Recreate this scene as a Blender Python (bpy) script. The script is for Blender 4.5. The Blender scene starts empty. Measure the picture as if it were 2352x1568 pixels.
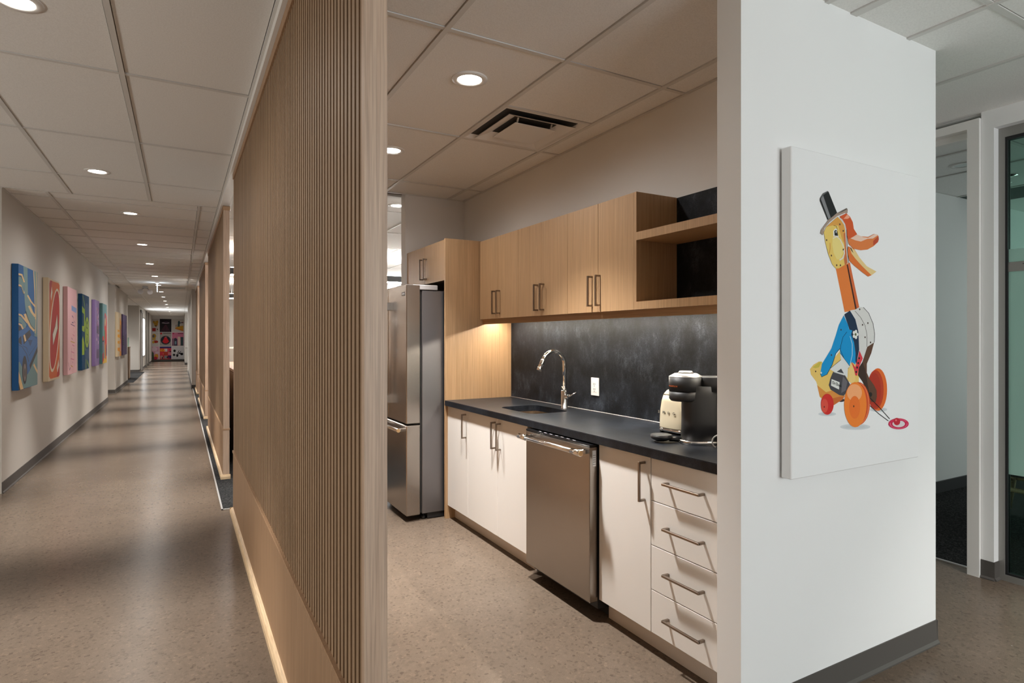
import bpy, bmesh, math, random
from mathutils import Vector
random.seed(4)
S = bpy.context.scene
COL = S.collection

# ------------------------------------------------------------------ camera
F, CX, CY, CAMH = 1363.8, 1176.0, 777.0, 1.39
TH = math.atan(761 / 1363.8)
sn, cs = math.sin(TH), math.cos(TH)
cd = bpy.data.cameras.new('camera'); cam = bpy.data.objects.new('camera', cd); COL.objects.link(cam)
cd.sensor_width = 36; cd.lens = 36 * F / 2352; cd.shift_y = -(784 - CY) / 2352
cd.clip_start = 0.05; cd.clip_end = 200
cam.location = (0, 0, CAMH); cam.rotation_euler = (math.pi / 2, 0, -TH)
S.camera = cam

# ------------------------------------------------------------------ world, big lights, exposure
w = bpy.data.worlds.new('world'); S.world = w; w.use_nodes = True
bg = w.node_tree.nodes['Background']; bg.inputs[0].default_value = (0.84, 0.93, 0.95, 1); bg.inputs[1].default_value = 1.0
S.view_settings.view_transform = 'Standard'; S.view_settings.look = 'None'
S.view_settings.exposure = 0.82; S.view_settings.gamma = 1.0; S.view_settings.use_curve_mapping = False
S.cycles.use_denoising = True
S.cycles.max_bounces = 8; S.cycles.diffuse_bounces = 5; S.cycles.glossy_bounces = 4; S.cycles.transparent_max_bounces = 8
S.cycles.sample_clamp_indirect = 6.0; S.cycles.caustics_reflective = False; S.cycles.caustics_refractive = False

WARM = (1.0, 0.98, 0.945)
COOL = (0.93, 0.965, 1.0)
P_SPOT = 235      # downlight, main beam
P_FLOOD = 31     # downlight, wide spill of the diffusing lens
E_LENS = 14       # lens glow
P_DAY = 74        # daylight at the lobby window
P_SIDE_FILL = 58       # added unseen fill light from the lobby's left side
P_ROOM = 13       # daylight in the meeting room
E_PEND = 62        # office pendants
E_LED = 92        # strip under wall cabinets

def area(name, loc, rot, sx, sy, power, color):
    d = bpy.data.lights.new(name, 'AREA'); d.shape = 'RECTANGLE'; d.size = sx; d.size_y = sy; d.energy = power; d.color = color
    o = bpy.data.objects.new(name, d); o.location = loc; o.rotation_euler = rot; COL.objects.link(o); return o
# daylight standing in the lobby window (behind the camera) and in the meeting room window
area('lobby_daylight', (2.3, -4.02, 1.5), (math.pi / 2, 0, 0), 3.4, 1.3, P_DAY, COOL)
area('added_side_fill', (-4.85, 2.0, 0.65), (0, -math.pi / 2, 0), 1.0, 7.4, P_SIDE_FILL, (1.0, 0.91, 0.80))  # added fill lamp out of view, brightens corridor ceiling and slats
area('meeting_room_daylight', (8.95, 0.2, 1.5), (0, math.pi / 2, 0), 1.9, 3.6, P_ROOM, (0.84, 1.0, 0.90))

# ------------------------------------------------------------------ helpers
def lin(c):
    f = lambda v: v / 12.92 if v <= 0.04045 else ((v + 0.055) / 1.055) ** 2.4
    return tuple(f(v / 255) for v in c)

def ray(u, v):
    a = (u - CX) / F; b = (CY - v) / F
    return (sn + a * cs, cs - a * sn, b)
def onZ(u, v, z): r = ray(u, v); t = (z - CAMH) / r[2]; return Vector((r[0] * t, r[1] * t, z))
def onX(u, v, x): r = ray(u, v); t = x / r[0]; return Vector((x, r[1] * t, CAMH + r[2] * t))
def onY(u, v, y): r = ray(u, v); t = y / r[1]; return Vector((r[0] * t, y, CAMH + r[2] * t))

ORG = {}
def org(o): return ORG.get(o.name, Vector((0, 0, 0))) if o else Vector((0, 0, 0))

def tag(o, label=None, cat=None, group=None, kind=None):
    if label: o['label'] = label
    if cat: o['category'] = cat
    if group: o['group'] = group
    if kind: o['kind'] = kind
    return o

def thing(name, loc, label=None, cat=None, group=None, kind=None):
    o = bpy.data.objects.new(name, None); o.empty_display_size = 0.1
    o.location = loc; COL.objects.link(o); ORG[o.name] = Vector(loc)
    return tag(o, label, cat, group, kind)

class MB:
    def __init__(s): s.bm = bmesh.new()
    def box(s, a, b, bev=0.0, seg=1):
        lo = [min(p, q) for p, q in zip(a, b)]; hi = [max(p, q) for p, q in zip(a, b)]
        vs = [s.bm.verts.new((x, y, z)) for x in (lo[0], hi[0]) for y in (lo[1], hi[1]) for z in (lo[2], hi[2])]
        fs = [s.bm.faces.new([vs[i] for i in f]) for f in ((0, 1, 3, 2), (4, 6, 7, 5), (0, 4, 5, 1), (2, 3, 7, 6), (0, 2, 6, 4), (1, 5, 7, 3))]
        if bev > 0:
            es = list({e for f in fs for e in f.edges})
            bmesh.ops.bevel(s.bm, geom=es, offset=bev, segments=seg, affect='EDGES', profile=0.6)
        return s
    def tube(s, pts, r, n=12, caps=True):
        pts = [Vector(p) for p in pts]; rs = r if isinstance(r, (list, tuple)) else [r] * len(pts)
        rings = []; up = None
        for i, p in enumerate(pts):
            t = (pts[min(i + 1, len(pts) - 1)] - pts[max(i - 1, 0)]).normalized()
            if up is None:
                up = Vector((0, 0, 1)) if abs(t.z) < 0.9 else Vector((1, 0, 0))
            x = t.cross(up).normalized(); y = x.cross(t).normalized(); up = y
            rings.append([s.bm.verts.new(p + (x * math.cos(k * 2 * math.pi / n) + y * math.sin(k * 2 * math.pi / n)) * rs[i]) for k in range(n)])
        for a, b in zip(rings, rings[1:]):
            for k in range(n):
                f = s.bm.faces.new([a[k], a[(k + 1) % n], b[(k + 1) % n], b[k]]); f.smooth = True
        if caps: s.bm.faces.new(rings[0]); s.bm.faces.new(rings[-1])
        return s
    def lathe(s, c, prof, n=32, sx=1.0, sy=1.0, caps=True):
        rings = [[s.bm.verts.new((c[0] + r * sx * math.cos(k * 2 * math.pi / n), c[1] + r * sy * math.sin(k * 2 * math.pi / n), c[2] + z)) for k in range(n)] for r, z in prof]
        for a, b in zip(rings, rings[1:]):
            for k in range(n):
                f = s.bm.faces.new([a[k], a[(k + 1) % n], b[(k + 1) % n], b[k]]); f.smooth = True
        if caps: s.bm.faces.new(rings[0]); s.bm.faces.new(rings[-1])
        return s
    def loft(s, rings, caps=True, smooth=True):
        R = [[s.bm.verts.new(p) for p in r] for r in rings]; n = len(R[0])
        for a, b in zip(R, R[1:]):
            for k in range(n):
                f = s.bm.faces.new([a[k], a[(k + 1) % n], b[(k + 1) % n], b[k]]); f.smooth = smooth
        if caps: s.bm.faces.new(R[0]); s.bm.faces.new(R[-1])
        return s
    def poly(s, pts):
        s.bm.faces.new([s.bm.verts.new(p) for p in pts]); return s
    def prism(s, pts, d):
        d = Vector(d); return s.loft([[Vector(p) for p in pts], [Vector(p) + d for p in pts]], smooth=False)
    def build(s, name, mat, parent=None, label=None, cat=None, group=None, kind=None, sharp=True):
        bmesh.ops.recalc_face_normals(s.bm, faces=s.bm.faces[:])
        o0 = org(parent) if parent else None
        if parent is None:
            xs = [v.co for v in s.bm.verts]
            o0 = Vector(((min(v.x for v in xs) + max(v.x for v in xs)) / 2, (min(v.y for v in xs) + max(v.y for v in xs)) / 2, min(v.z for v in xs)))
        for v in s.bm.verts: v.co -= o0
        me = bpy.data.meshes.new(name); s.bm.to_mesh(me); s.bm.free()
        if mat: me.materials.append(M(mat))
        o = bpy.data.objects.new(name, me); COL.objects.link(o)
        if parent is None: o.location = o0
        else: o.parent = parent
        ORG[o.name] = o0
        return tag(o, label, cat, group, kind)

def B(name, a, b, mat, parent=None, bev=0.0, **k):
    return MB().box(a, b, bev).build(name, mat, parent, **k)

UNIT = {}
def unit_box(mat):
    if mat not in UNIT:
        m = MB().box((-.5, -.5, -.5), (.5, .5, .5)); me = bpy.data.meshes.new('piece_' + mat); m.bm.to_mesh(me); m.bm.free()
        me.materials.append(M(mat)); UNIT[mat] = me
    return UNIT[mat]
def piece(name, a, b, mat, parent):
    """one piece that shares its mesh with all alike pieces"""
    o = bpy.data.objects.new(name, unit_box(mat)); COL.objects.link(o); o.parent = parent
    p0 = org(parent)
    o.location = [(p + q) / 2 - r for p, q, r in zip(a, b, p0)]; o.scale = [abs(q - p) for p, q in zip(a, b)]
    return o

# ------------------------------------------------------------------ materials
MATS = {}
DEF = {}
def M(n):
    if n not in MATS: MATS[n] = DEF[n](n)
    return MATS[n]
def base(n, color, rough=0.5, metal=0.0, spec=0.5, emit=None, es=0.0, coat=0.0):
    m = bpy.data.materials.new(n); m.use_nodes = True
    p = m.node_tree.nodes['Principled BSDF']
    p.inputs['Base Color'].default_value = (*color, 1); p.inputs['Roughness'].default_value = rough
    p.inputs['Metallic'].default_value = metal; p.inputs['Specular IOR Level'].default_value = spec
    p.inputs['Coat Weight'].default_value = coat
    if emit: p.inputs['Emission Color'].default_value = (*emit, 1); p.inputs['Emission Strength'].default_value = es
    return m, m.node_tree, p
def plain(color, rough=0.5, metal=0.0, spec=0.5, emit=None, es=0.0, coat=0.0, bump=0.0, bscale=200.0):
    def f(n):
        m, t, p = base(n, color, rough, metal, spec, emit, es, coat)
        if bump:
            pos = t.nodes.new('ShaderNodeNewGeometry'); nz = t.nodes.new('ShaderNodeTexNoise'); nz.inputs['Scale'].default_value = bscale
            nz.inputs['Detail'].default_value = 3
            bp = t.nodes.new('ShaderNodeBump'); bp.inputs['Strength'].default_value = bump; bp.inputs['Distance'].default_value = 0.002
            t.links.new(pos.outputs['Position'], nz.inputs['Vector']); t.links.new(nz.outputs['Fac'], bp.inputs['Height']); t.links.new(bp.outputs['Normal'], p.inputs['Normal'])
        return m
    return f
def noise(t, vec, scale, detail=4, rough=0.55, dim=None):
    nz = t.nodes.new('ShaderNodeTexNoise'); nz.inputs['Scale'].default_value = scale; nz.inputs['Detail'].default_value = detail; nz.inputs['Roughness'].default_value = rough
    t.links.new(vec, nz.inputs['Vector']); return nz.outputs['Fac']
def ramp(t, fac, stops):
    r = t.nodes.new('ShaderNodeValToRGB'); e = r.color_ramp.elements
    while len(e) < len(stops): e.new(0.5)
    for el, (p, c) in zip(e, stops): el.position = p; el.color = (*c, 1)
    t.links.new(fac, r.inputs['Fac']); return r.outputs['Color']
def mapped(t, scale):
    pos = t.nodes.new('ShaderNodeNewGeometry'); mp = t.nodes.new('ShaderNodeMapping'); mp.inputs['Scale'].default_value = scale
    t.links.new(pos.outputs['Position'], mp.inputs['Vector']); return mp.outputs['Vector']
def mix(t, fac, a, b, mode='MIX'):
    mx = t.nodes.new('ShaderNodeMix'); mx.data_type = 'RGBA'; mx.blend_type = mode
    for sock, val in (('Factor', fac), ('A', a), ('B', b)):
        s_ = [i for i in mx.inputs if i.name == sock and (i.type == ('VALUE' if sock == 'Factor' else 'RGBA'))][0]
        if hasattr(val, 'is_linked'): t.links.new(val, s_)
        elif sock == 'Factor': s_.default_value = val
        else: s_.default_value = (*val, 1)
    return [o for o in mx.outputs if o.type == 'RGBA'][0]
def wood(c1, c2, c3, grain=(70, 70, 2.2), fine=(260, 260, 5), rough=0.45, rnd=0.12):
    def f(n):
        m, t, p = base(n, c1, rough)
        a = noise(t, mapped(t, grain), 1.0, 5, 0.6)
        col = ramp(t, a, [(0.25, c2), (0.5, c1), (0.78, c3)])
        b = noise(t, mapped(t, fine), 1.0, 2)
        col = mix(t, 0.55, col, ramp(t, b, [(0.35, (0.62, 0.62, 0.62)), (0.6, (1, 1, 1))]), 'MULTIPLY')
        oi = t.nodes.new('ShaderNodeObjectInfo')
        col = mix(t, 1.0, col, ramp(t, oi.outputs['Random'], [(0, (1 - rnd,) * 3), (1, (1, 1, 1))]), 'MULTIPLY')
        t.links.new(col, p.inputs['Base Color'])
        bp = t.nodes.new('ShaderNodeBump'); bp.inputs['Strength'].default_value = 0.12; bp.inputs['Distance'].default_value = 0.001
        t.links.new(b, bp.inputs['Height']); t.links.new(bp.outputs['Normal'], p.inputs['Normal'])
        return m
    return f
def concrete(n):
    m, t, p = base(n, (0.33, 0.28, 0.235), 0.3, spec=0.15)
    v = mapped(t, (1, 1, 1))
    col = ramp(t, noise(t, v, 1.1, 6, 0.62), [(0.3, (0.112, 0.083, 0.061)), (0.5, (0.126, 0.095, 0.071)), (0.72, (0.142, 0.109, 0.083))])
    col = mix(t, 0.4, col, ramp(t, noise(t, v, 9, 5, 0.7), [(0.3, (0.8, 0.79, 0.78)), (0.65, (1.06, 1.05, 1.04))]), 'MULTIPLY')
    vo = t.nodes.new('ShaderNodeTexVoronoi'); vo.inputs['Scale'].default_value = 85; t.links.new(v, vo.inputs['Vector'])
    sp = ramp(t, vo.outputs['Color'], [(0.06, (0.62, 0.60, 0.58)), (0.3, (0.96, 0.96, 0.96)), (0.75, (1.0, 1.0, 1.0)), (0.93, (1.25, 1.22, 1.18))])
    col = mix(t, 0.8, col, sp, 'MULTIPLY')
    col = mix(t, 0.5, col, ramp(t, noise(t, v, 260, 2), [(0.35, (0.75, 0.75, 0.75)), (0.6, (1.1, 1.1, 1.1))]), 'MULTIPLY')
    t.links.new(col, p.inputs['Base Color'])
    rr = t.nodes.new('ShaderNodeMapRange'); rr.inputs['To Min'].default_value = 0.22; rr.inputs['To Max'].default_value = 0.29
    t.links.new(noise(t, v, 5, 4), rr.inputs['Value']); t.links.new(rr.outputs[0], p.inputs['Roughness'])
    bp = t.nodes.new('ShaderNodeBump'); bp.inputs['Strength'].default_value = 0.010; bp.inputs['Distance'].default_value = 0.001
    t.links.new(noise(t, v, 60, 3), bp.inputs['Height']); t.links.new(bp.outputs['Normal'], p.inputs['Normal'])
    return m
def carpet(n):
    m, t, p = base(n, (0.05, 0.05, 0.055), 0.95, spec=0.1)
    v = mapped(t, (1, 1, 1))
    col = ramp(t, noise(t, v, 95, 4, 0.75), [(0.38, (0.006, 0.006, 0.006)), (0.52, (0.020, 0.0198, 0.0205)), (0.66, (0.085, 0.084, 0.085))])
    t.links.new(col, p.inputs['Base Color'])
    bp = t.nodes.new('ShaderNodeBump'); bp.inputs['Strength'].default_value = 0.6; bp.inputs['Distance'].default_value = 0.004
    t.links.new(noise(t, v, 220, 2), bp.inputs['Height']); t.links.new(bp.outputs['Normal'], p.inputs['Normal'])
    return m
def slate(streak, bright, rough):
    def f(n):
        m, t, p = base(n, (0.05, 0.05, 0.055), rough, spec=0.22)
        a = noise(t, mapped(t, streak), 1.0, 8, 0.72)
        big = noise(t, mapped(t, (1, 1.5, 2.6)), 1.7, 6, 0.6)
        mid = noise(t, mapped(t, (30, 30, 12)), 1.0, 4, 0.7)
        col = ramp(t, a, [(0.36, (0.004, 0.004, 0.0045)), (0.52, (0.0095, 0.0098, 0.011)), (0.74, tuple(bright * q for q in (1, 1, 1.03)))])
        col = mix(t, 1.0, col, ramp(t, big, [(0.36, (0.55, 0.55, 0.55)), (0.66, (1.5, 1.5, 1.53))]), 'MULTIPLY')
        col = mix(t, 0.7, col, ramp(t, mid, [(0.3, (0.5, 0.5, 0.5)), (0.7, (1.5, 1.5, 1.5))]), 'MULTIPLY')
        sp = noise(t, mapped(t, (330, 330, 330)), 1.0, 2)
        col = mix(t, 0.8, col, ramp(t, sp, [(0.36, (0.3, 0.3, 0.3)), (0.62, (1.75, 1.75, 1.75))]), 'MULTIPLY')
        col = mix(t, 1.0, col, (0.86, 1.0, 1.20), 'MULTIPLY')
        t.links.new(col, p.inputs['Base Color'])
        bp = t.nodes.new('ShaderNodeBump'); bp.inputs['Strength'].default_value = 0.25; bp.inputs['Distance'].default_value = 0.0015
        t.links.new(a, bp.inputs['Height']); t.links.new(bp.outputs['Normal'], p.inputs['Normal'])
        return m
    return f
def steel(color, rough, axis=(3, 3, 400)):
    def f(n):
        m, t, p = base(n, color, rough, 1.0)
        return m
    return f
def tile(n):
    m, t, p = base(n, (0.84, 0.82, 0.79), 0.9, spec=0.2)
    v = mapped(t, (1, 1, 1))
    col = ramp(t, noise(t, v, 150, 3, 0.7), [(0.3, (0.77, 0.755, 0.73)), (0.6, (0.86, 0.845, 0.82))])
    t.links.new(col, p.inputs['Base Color'])
    bp = t.nodes.new('ShaderNodeBump'); bp.inputs['Strength'].default_value = 0.15; bp.inputs['Distance'].default_value = 0.002
    t.links.new(noise(t, v, 220, 2), bp.inputs['Height']); t.links.new(bp.outputs['Normal'], p.inputs['Normal'])
    return m
def glass(tint, gloss=0.05):
    def f(n):
        m = bpy.data.materials.new(n); m.use_nodes = True; t = m.node_tree; t.nodes.clear()
        o = t.nodes.new('ShaderNodeOutputMaterial'); tr = t.nodes.new('ShaderNodeBsdfTransparent'); tr.inputs[0].default_value = (*tint, 1)
        gl = t.nodes.new('ShaderNodeBsdfGlossy'); gl.inputs['Roughness'].default_value = gloss
        fr = t.nodes.new('ShaderNodeFresnel'); fr.inputs['IOR'].default_value = 1.35
        mx = t.nodes.new('ShaderNodeMixShader'); t.links.new(fr.outputs[0], mx.inputs[0]); t.links.new(tr.outputs[0], mx.inputs[1]); t.links.new(gl.outputs[0], mx.inputs[2])
        t.links.new(mx.outputs[0], o.inputs[0]); return m
    return f
def film(n):
    m = bpy.data.materials.new(n); m.use_nodes = True; t = m.node_tree; t.nodes.clear()
    o = t.nodes.new('ShaderNodeOutputMaterial'); tl = t.nodes.new('ShaderNodeBsdfTranslucent'); tl.inputs[0].default_value = (0.80, 0.95, 0.90, 1)
    df = t.nodes.new('ShaderNodeBsdfDiffuse'); df.inputs[0].default_value = (0.50, 0.66, 0.60, 1)
    mx = t.nodes.new('ShaderNodeMixShader'); mx.inputs[0].default_value = 0.45
    t.links.new(tl.outputs[0], mx.inputs[1]); t.links.new(df.outputs[0], mx.inputs[2]); t.links.new(mx.outputs[0], o.inputs[0]); return m
def inks(n):
    m, t, p = base(n, (0.8, 0.8, 0.8), 0.55, spec=0.25)
    a = t.nodes.new('ShaderNodeVertexColor'); a.layer_name = 'ink'; t.links.new(a.outputs['Color'], p.inputs['Base Color']); return m

DEF.update(
    concrete=concrete, carpet=carpet, tile=tile, film=film, inks=inks,
    wall=plain((0.55, 0.515, 0.47), 0.75, spec=0.25, bump=0.06, bscale=260),
    wall_kitchen=plain((0.76, 0.745, 0.725), 0.75, spec=0.25, bump=0.06, bscale=260),
    wall_white=plain((0.82, 0.815, 0.805), 0.7, spec=0.25, bump=0.06, bscale=260),
    grid=plain((0.66, 0.64, 0.61), 0.5), plenum=plain((0.06, 0.058, 0.055), 0.9), white_trim=plain((0.78, 0.76, 0.73), 0.45),
    rubber=plain((0.085, 0.076, 0.069), 0.6, spec=0.25), black_rubber=plain((0.012, 0.012, 0.013), 0.5),
    slat_oak=wood((0.355, 0.226, 0.130), (0.30, 0.186, 0.104), (0.41, 0.268, 0.158), rough=0.55, rnd=0.16),
    panel_oak=wood((0.40, 0.236, 0.128), (0.345, 0.198, 0.105), (0.45, 0.278, 0.156), grain=(45, 45, 1.6), rough=0.5),
    pale_oak=wood((0.56, 0.395, 0.285), (0.44, 0.30, 0.21), (0.64, 0.47, 0.35), grain=(60, 60, 1.7), rough=0.5),
    base_oak=wood((0.74, 0.53, 0.32), (0.66, 0.46, 0.27), (0.80, 0.59, 0.37), grain=(30, 4, 30), fine=(200, 10, 200), rough=0.4),
    honey_oak=wood((0.46, 0.285, 0.15), (0.40, 0.24, 0.12), (0.51, 0.325, 0.18), grain=(110, 110, 1.2), fine=(420, 420, 4), rough=0.4, rnd=0.06),
    honey_oak_h=wood((0.44, 0.265, 0.135), (0.38, 0.225, 0.11), (0.49, 0.31, 0.165), grain=(110, 1.2, 110), fine=(420, 4, 420), rough=0.4, rnd=0.04),
    laminate=plain((0.76, 0.725, 0.685), 0.28, coat=0.1), laminate_body=plain((0.70, 0.67, 0.63), 0.4), kick=plain((0.62, 0.57, 0.52), 0.4),
    stone=slate((9, 9, 9), 0.02, 0.36), slate=slate((9, 9, 6), 0.040, 0.55),
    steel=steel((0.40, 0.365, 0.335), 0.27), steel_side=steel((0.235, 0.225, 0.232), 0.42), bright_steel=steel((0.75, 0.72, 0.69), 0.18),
    chrome=plain((0.83, 0.80, 0.77), 0.07, 1.0), handle=steel((0.30, 0.245, 0.20), 0.32), bronze=plain((0.62, 0.42, 0.22), 0.3, 1.0),
    sink_steel=steel((0.62, 0.52, 0.42), 0.25, (200, 200, 3)), dark_plastic=plain((0.012, 0.012, 0.013), 0.35), black_gloss=plain((0.01, 0.01, 0.011), 0.12),
    matt_black=plain((0.016, 0.016, 0.017), 0.5), grey_plastic=plain((0.36, 0.34, 0.34), 0.4), silver=plain((0.42, 0.41, 0.40), 0.42, 0.7),
    cream=plain((0.62, 0.54, 0.385), 0.12, coat=0.6), outlet_white=plain((0.66, 0.64, 0.62), 0.4), white_plastic=plain((0.8, 0.79, 0.77), 0.4),
    alu=plain((0.30, 0.29, 0.27), 0.45, 0.5), gasket=plain((0.008, 0.008, 0.009), 0.5), edge_metal=plain((0.72, 0.72, 0.72), 0.35, 0.6),
    office_glass=glass((0.66, 0.83, 0.77)), canvas=plain((0.82, 0.815, 0.81), 0.7, bump=0.1, bscale=900),
    lens=plain((1, 1, 1), 0.5, emit=(1.0, 0.93, 0.84), es=E_LENS), pendant_glow=plain((1, 1, 1), 0.5, emit=(1.0, 0.95, 0.88), es=E_PEND),
    led=plain((1, 1, 1), 0.5, emit=(1.0, 0.91, 0.76), es=E_LED), sky_pane=plain((0.8, 0.85, 0.9), 0.2, emit=(0.93, 0.97, 1.0), es=5.0),
    exit_glow=plain((0.8, 0.9, 1), 0.3, emit=(0.75, 0.88, 1.0), es=4.0), pocket=plain((0.035, 0.05, 0.045), 0.8),
    beech=wood((0.78, 0.54, 0.28), (0.70, 0.47, 0.23), (0.82, 0.60, 0.34), grain=(40, 40, 4)), seat_grey=plain((0.10, 0.10, 0.105), 0.9),
    orange_text=plain(lin((225, 110, 50)), 0.4), silver_text=plain((0.20, 0.19, 0.17), 0.3, 0.6), dark_text=plain((0.02, 0.02, 0.02), 0.5),
    desk_wood=wood((0.30, 0.18, 0.10), (0.24, 0.14, 0.075), (0.36, 0.22, 0.12)), fabric_beige=plain((0.55, 0.50, 0.44), 0.9),
    unlit_lens=plain((0.55, 0.6, 0.58), 0.3), shade_dark=plain((0.25, 0.25, 0.24), 0.5, 0.4),
)

def text_mesh(s, size, loc, right, up, mat, parent, name='lettering', extrude=0.0006, space=1.0):
    """lettering as a mesh standing on the plane of right x up at loc (left end of the base line)"""
    cu = bpy.data.curves.new(name, 'FONT'); cu.body = s; cu.size = size; cu.extrude = extrude; cu.space_character = space; cu.resolution_u = 3
    tmp = bpy.data.objects.new(name, cu); COL.objects.link(tmp)
    dg = bpy.context.evaluated_depsgraph_get(); me = bpy.data.meshes.new_from_object(tmp.evaluated_get(dg)); bpy.data.objects.remove(tmp)
    r, u_ = Vector(right).normalized(), Vector(up).normalized(); n = r.cross(u_); p0 = Vector(loc) - org(parent)
    for v in me.vertices: c = v.co.copy(); v.co = p0 + r * c.x + u_ * c.y + n * c.z
    me.materials.clear(); me.materials.append(M(mat)); me.name = name
    o = bpy.data.objects.new(name, me); COL.objects.link(o); o.parent = parent; ORG[o.name] = org(parent); return o

def print_layers(layers, parent, off, name='printed_picture'):
    """flat print: polygons (world points on the sheet, sRGB) laid on top of each other a hair apart"""
    bm = bmesh.new(); lay = bm.loops.layers.float_color.new('ink'); o0 = org(parent); off = Vector(off)
    for i, (pts, c) in enumerate(layers):
        vs = [bm.verts.new(Vector(p) - o0 + off * (i + 1)) for p in pts]
        nv = len(vs); fl = [[vs[k], vs[k + 1], vs[nv - 2 - k], vs[nv - 1 - k]] for k in range(nv // 2 - 1)] if isinstance(pts, Stroke) else [vs]
        for fv in fl:
            f = bm.faces.new(fv); f.normal_update()
            if f.normal.dot(off) < 0: f.normal_flip()
            for l in f.loops: l[lay] = (*lin(c), 1)
    bmesh.ops.triangulate(bm, faces=bm.faces[:], ngon_method='EAR_CLIP')
    me = bpy.data.meshes.new(name); bm.to_mesh(me); bm.free(); me.materials.append(M('inks'))
    o = bpy.data.objects.new(name, me); COL.objects.link(o); o.parent = parent; return o
def ell(cx, cy, rx, ry, n=28, sh=0.0):
    return [(cx + rx * math.cos(2 * math.pi * k / n) + sh * math.sin(2 * math.pi * k / n), cy - ry * math.sin(2 * math.pi * k / n)) for k in range(n)]
class Stroke(list): pass
def stroke(pts, wd):
    L, R = [], []
    for i, p in enumerate(pts):
        a = pts[max(i - 1, 0)]; b = pts[min(i + 1, len(pts) - 1)]; dx, dy = b[0] - a[0], b[1] - a[1]; l = math.hypot(dx, dy) or 1
        L.append((p[0] - dy / l * wd / 2, p[1] + dx / l * wd / 2)); R.append((p[0] + dy / l * wd / 2, p[1] - dx / l * wd / 2))
    return Stroke(L + R[::-1])

# ------------------------------------------------------------------ the setting
HC, HK = 2.74, 2.70           # ceiling over the corridor, over kitchen and offices
XL, XP = -1.40, 0.364         # corridor's left wall, face of the slat partitions
st = dict(kind='structure')
floor = B('floor', (-5, -5, -0.1), (10, 42.6, 0), 'concrete', label='polished concrete floor of corridor and kitchenette', **st)
B('floor_office', (0.30, 5.35, 0), (9.98, 18.7, 0.005), 'carpet', label='charcoal carpet of the open office', **st)
B('floor_meeting_room', (4.17, -3.98, 0), (9.9, 2.80, 0.005), 'carpet', label='charcoal carpet of the glazed meeting room', **st)
B('floor_recess', (-4.9, 22.15, 0), (-1.30, 28.9, 0.005), 'carpet', label='carpet in the corridor recess', **st)
t1 = MB().box((0.288, 5.34, 0), (0.300, 18.7, 0.007)).box((0.288, 5.34, 0), (0.372, 5.352, 0.007)).build('trim_1', 'edge_metal', label='thin metal edging around the carpet', **st)
B('trim_2', (4.158, 1.76, 0), (4.17, 2.76, 0.007), 'edge_metal', label='metal threshold at the meeting room opening', **st)

# walls
def wall(name, a, b, mat='wall', **k): return B(name, a, b, mat, kind='structure', **k)
wall('wall_left', (XL - 0.5, 6.87, 0), (XL, 15.75, HC + .02))
wall('wall_left_recess', (-2.2, 15.75, 0), (-1.9, 17.95, HC + .02))
wall('wall_left_far', (-2.2, 17.95, 0), (-1.45, 22.12, HC + .02))
wall('wall_left_lounge', (-4.9, 28.9, 0), (-1.50, 29.2, HC + .02))
wall('wall_left_end', (-1.9, 29.2, 0), (-1.50, 31.3, HC + .02))
wl2 = MB().box((-1.9, 31.3, 0), (-1.5, 33.2, 0.54)).box((-1.9, 31.3, 2.36), (-1.5, 33.2, HC + .02)).box((-1.9, 33.2, 0), (-1.5, 41.6, HC + .02)).build('wall_left_window', 'wall', **st)
wall('wall_end', (-4.9, 41.6, 0), (2, 41.9, HC + .02), 'wall_white')
wall('wall_right_far', (0.27, 18.7, 0), (2.0, 30.0, HC + .02))
wall('wall_right_end', (0.20, 36.0, 0), (2.0, 41.6, HC + .02))
wall('wall_right_niche', (1.9, 30.0, 0), (2.2, 36.0, HC + .02))
wall('wall_lounge_back', (-5, 15.75, 0), (-4.9, 41.6, HC + .02))
# kitchenette walls
wall('wall_kitchen_back', (2.375, 1.533, 0), (3.015, 5.20, HK + .02), 'wall_kitchen')
wall('wall_kitchen_side', (1.716, 1.427, 0), (3.015, 1.533, HK + .02), 'wall_white')
wall('wall_kitchen_end', (1.79, 5.20, 0), (3.015, 5.32, HK + .02), 'wall_kitchen')
# lobby behind the camera
MB().box((-5.0, -4.2, 0), (-4.9, 6.87, .1)).box((-5.0, -4.2, 1.2), (-4.9, 6.87, HC + .02)).box((-5.0, -4.2, .1), (-4.9, -1.75, 1.2)).box((-5.0, 5.75, .1), (-4.9, 6.87, 1.2)).build('wall_lobby_left', 'wall', **st)  # low opening made for the added side light, so it reaches the ceiling
w5 = thing('added_side_window', (-4.95, 2, .1), **st)  # unseen window added to carry the side fill lamp
for k in range(6): piece('window_frame', (-4.97, -1.75 + k * 1.488, .1), (-4.91, -1.69 + k * 1.488, 1.2), 'alu', w5)
for z in (.1, 1.14): piece('window_frame', (-4.97, -1.75, z), (-4.91, 5.75, z + .06), 'alu', w5)
wall('wall_lobby_end', (-4.9, 6.87, 0), (XL - 0.5, 7.0, HC + .02))
wb = MB().box((-5, -4.2, 0), (0.6, -4.05, HC)).box((4.0, -4.2, 0), (10, -4.05, HC)).box((0.6, -4.2, 0), (4.0, -4.05, 0.85)).box((0.6, -4.2, 2.15), (4.0, -4.05, HC)).build('wall_back', 'wall_white', **st)
wf = thing('window_1', (2.3, -4.12, 0.85), **st)
for x in (0.62, 1.72, 2.86, 3.96): piece('window_frame', (x - .03, -4.15, .85), (x + .03, -4.07, 2.15), 'alu', wf)
for z in (.87, 2.13): piece('window_frame', (.6, -4.15, z - .03), (4.0, -4.07, z + .03), 'alu', wf)
wall('wall_office_right', (9.9, 2.9, 0), (10, 22, HK + .02), 'wall_white')
wo = MB().box((0.42, 20.0, 0), (10, 20.2, 1.2)).box((0.42, 20.0, 2.42), (10, 20.2, HK)).build('wall_office_end', 'wall_white', **st)
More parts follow.
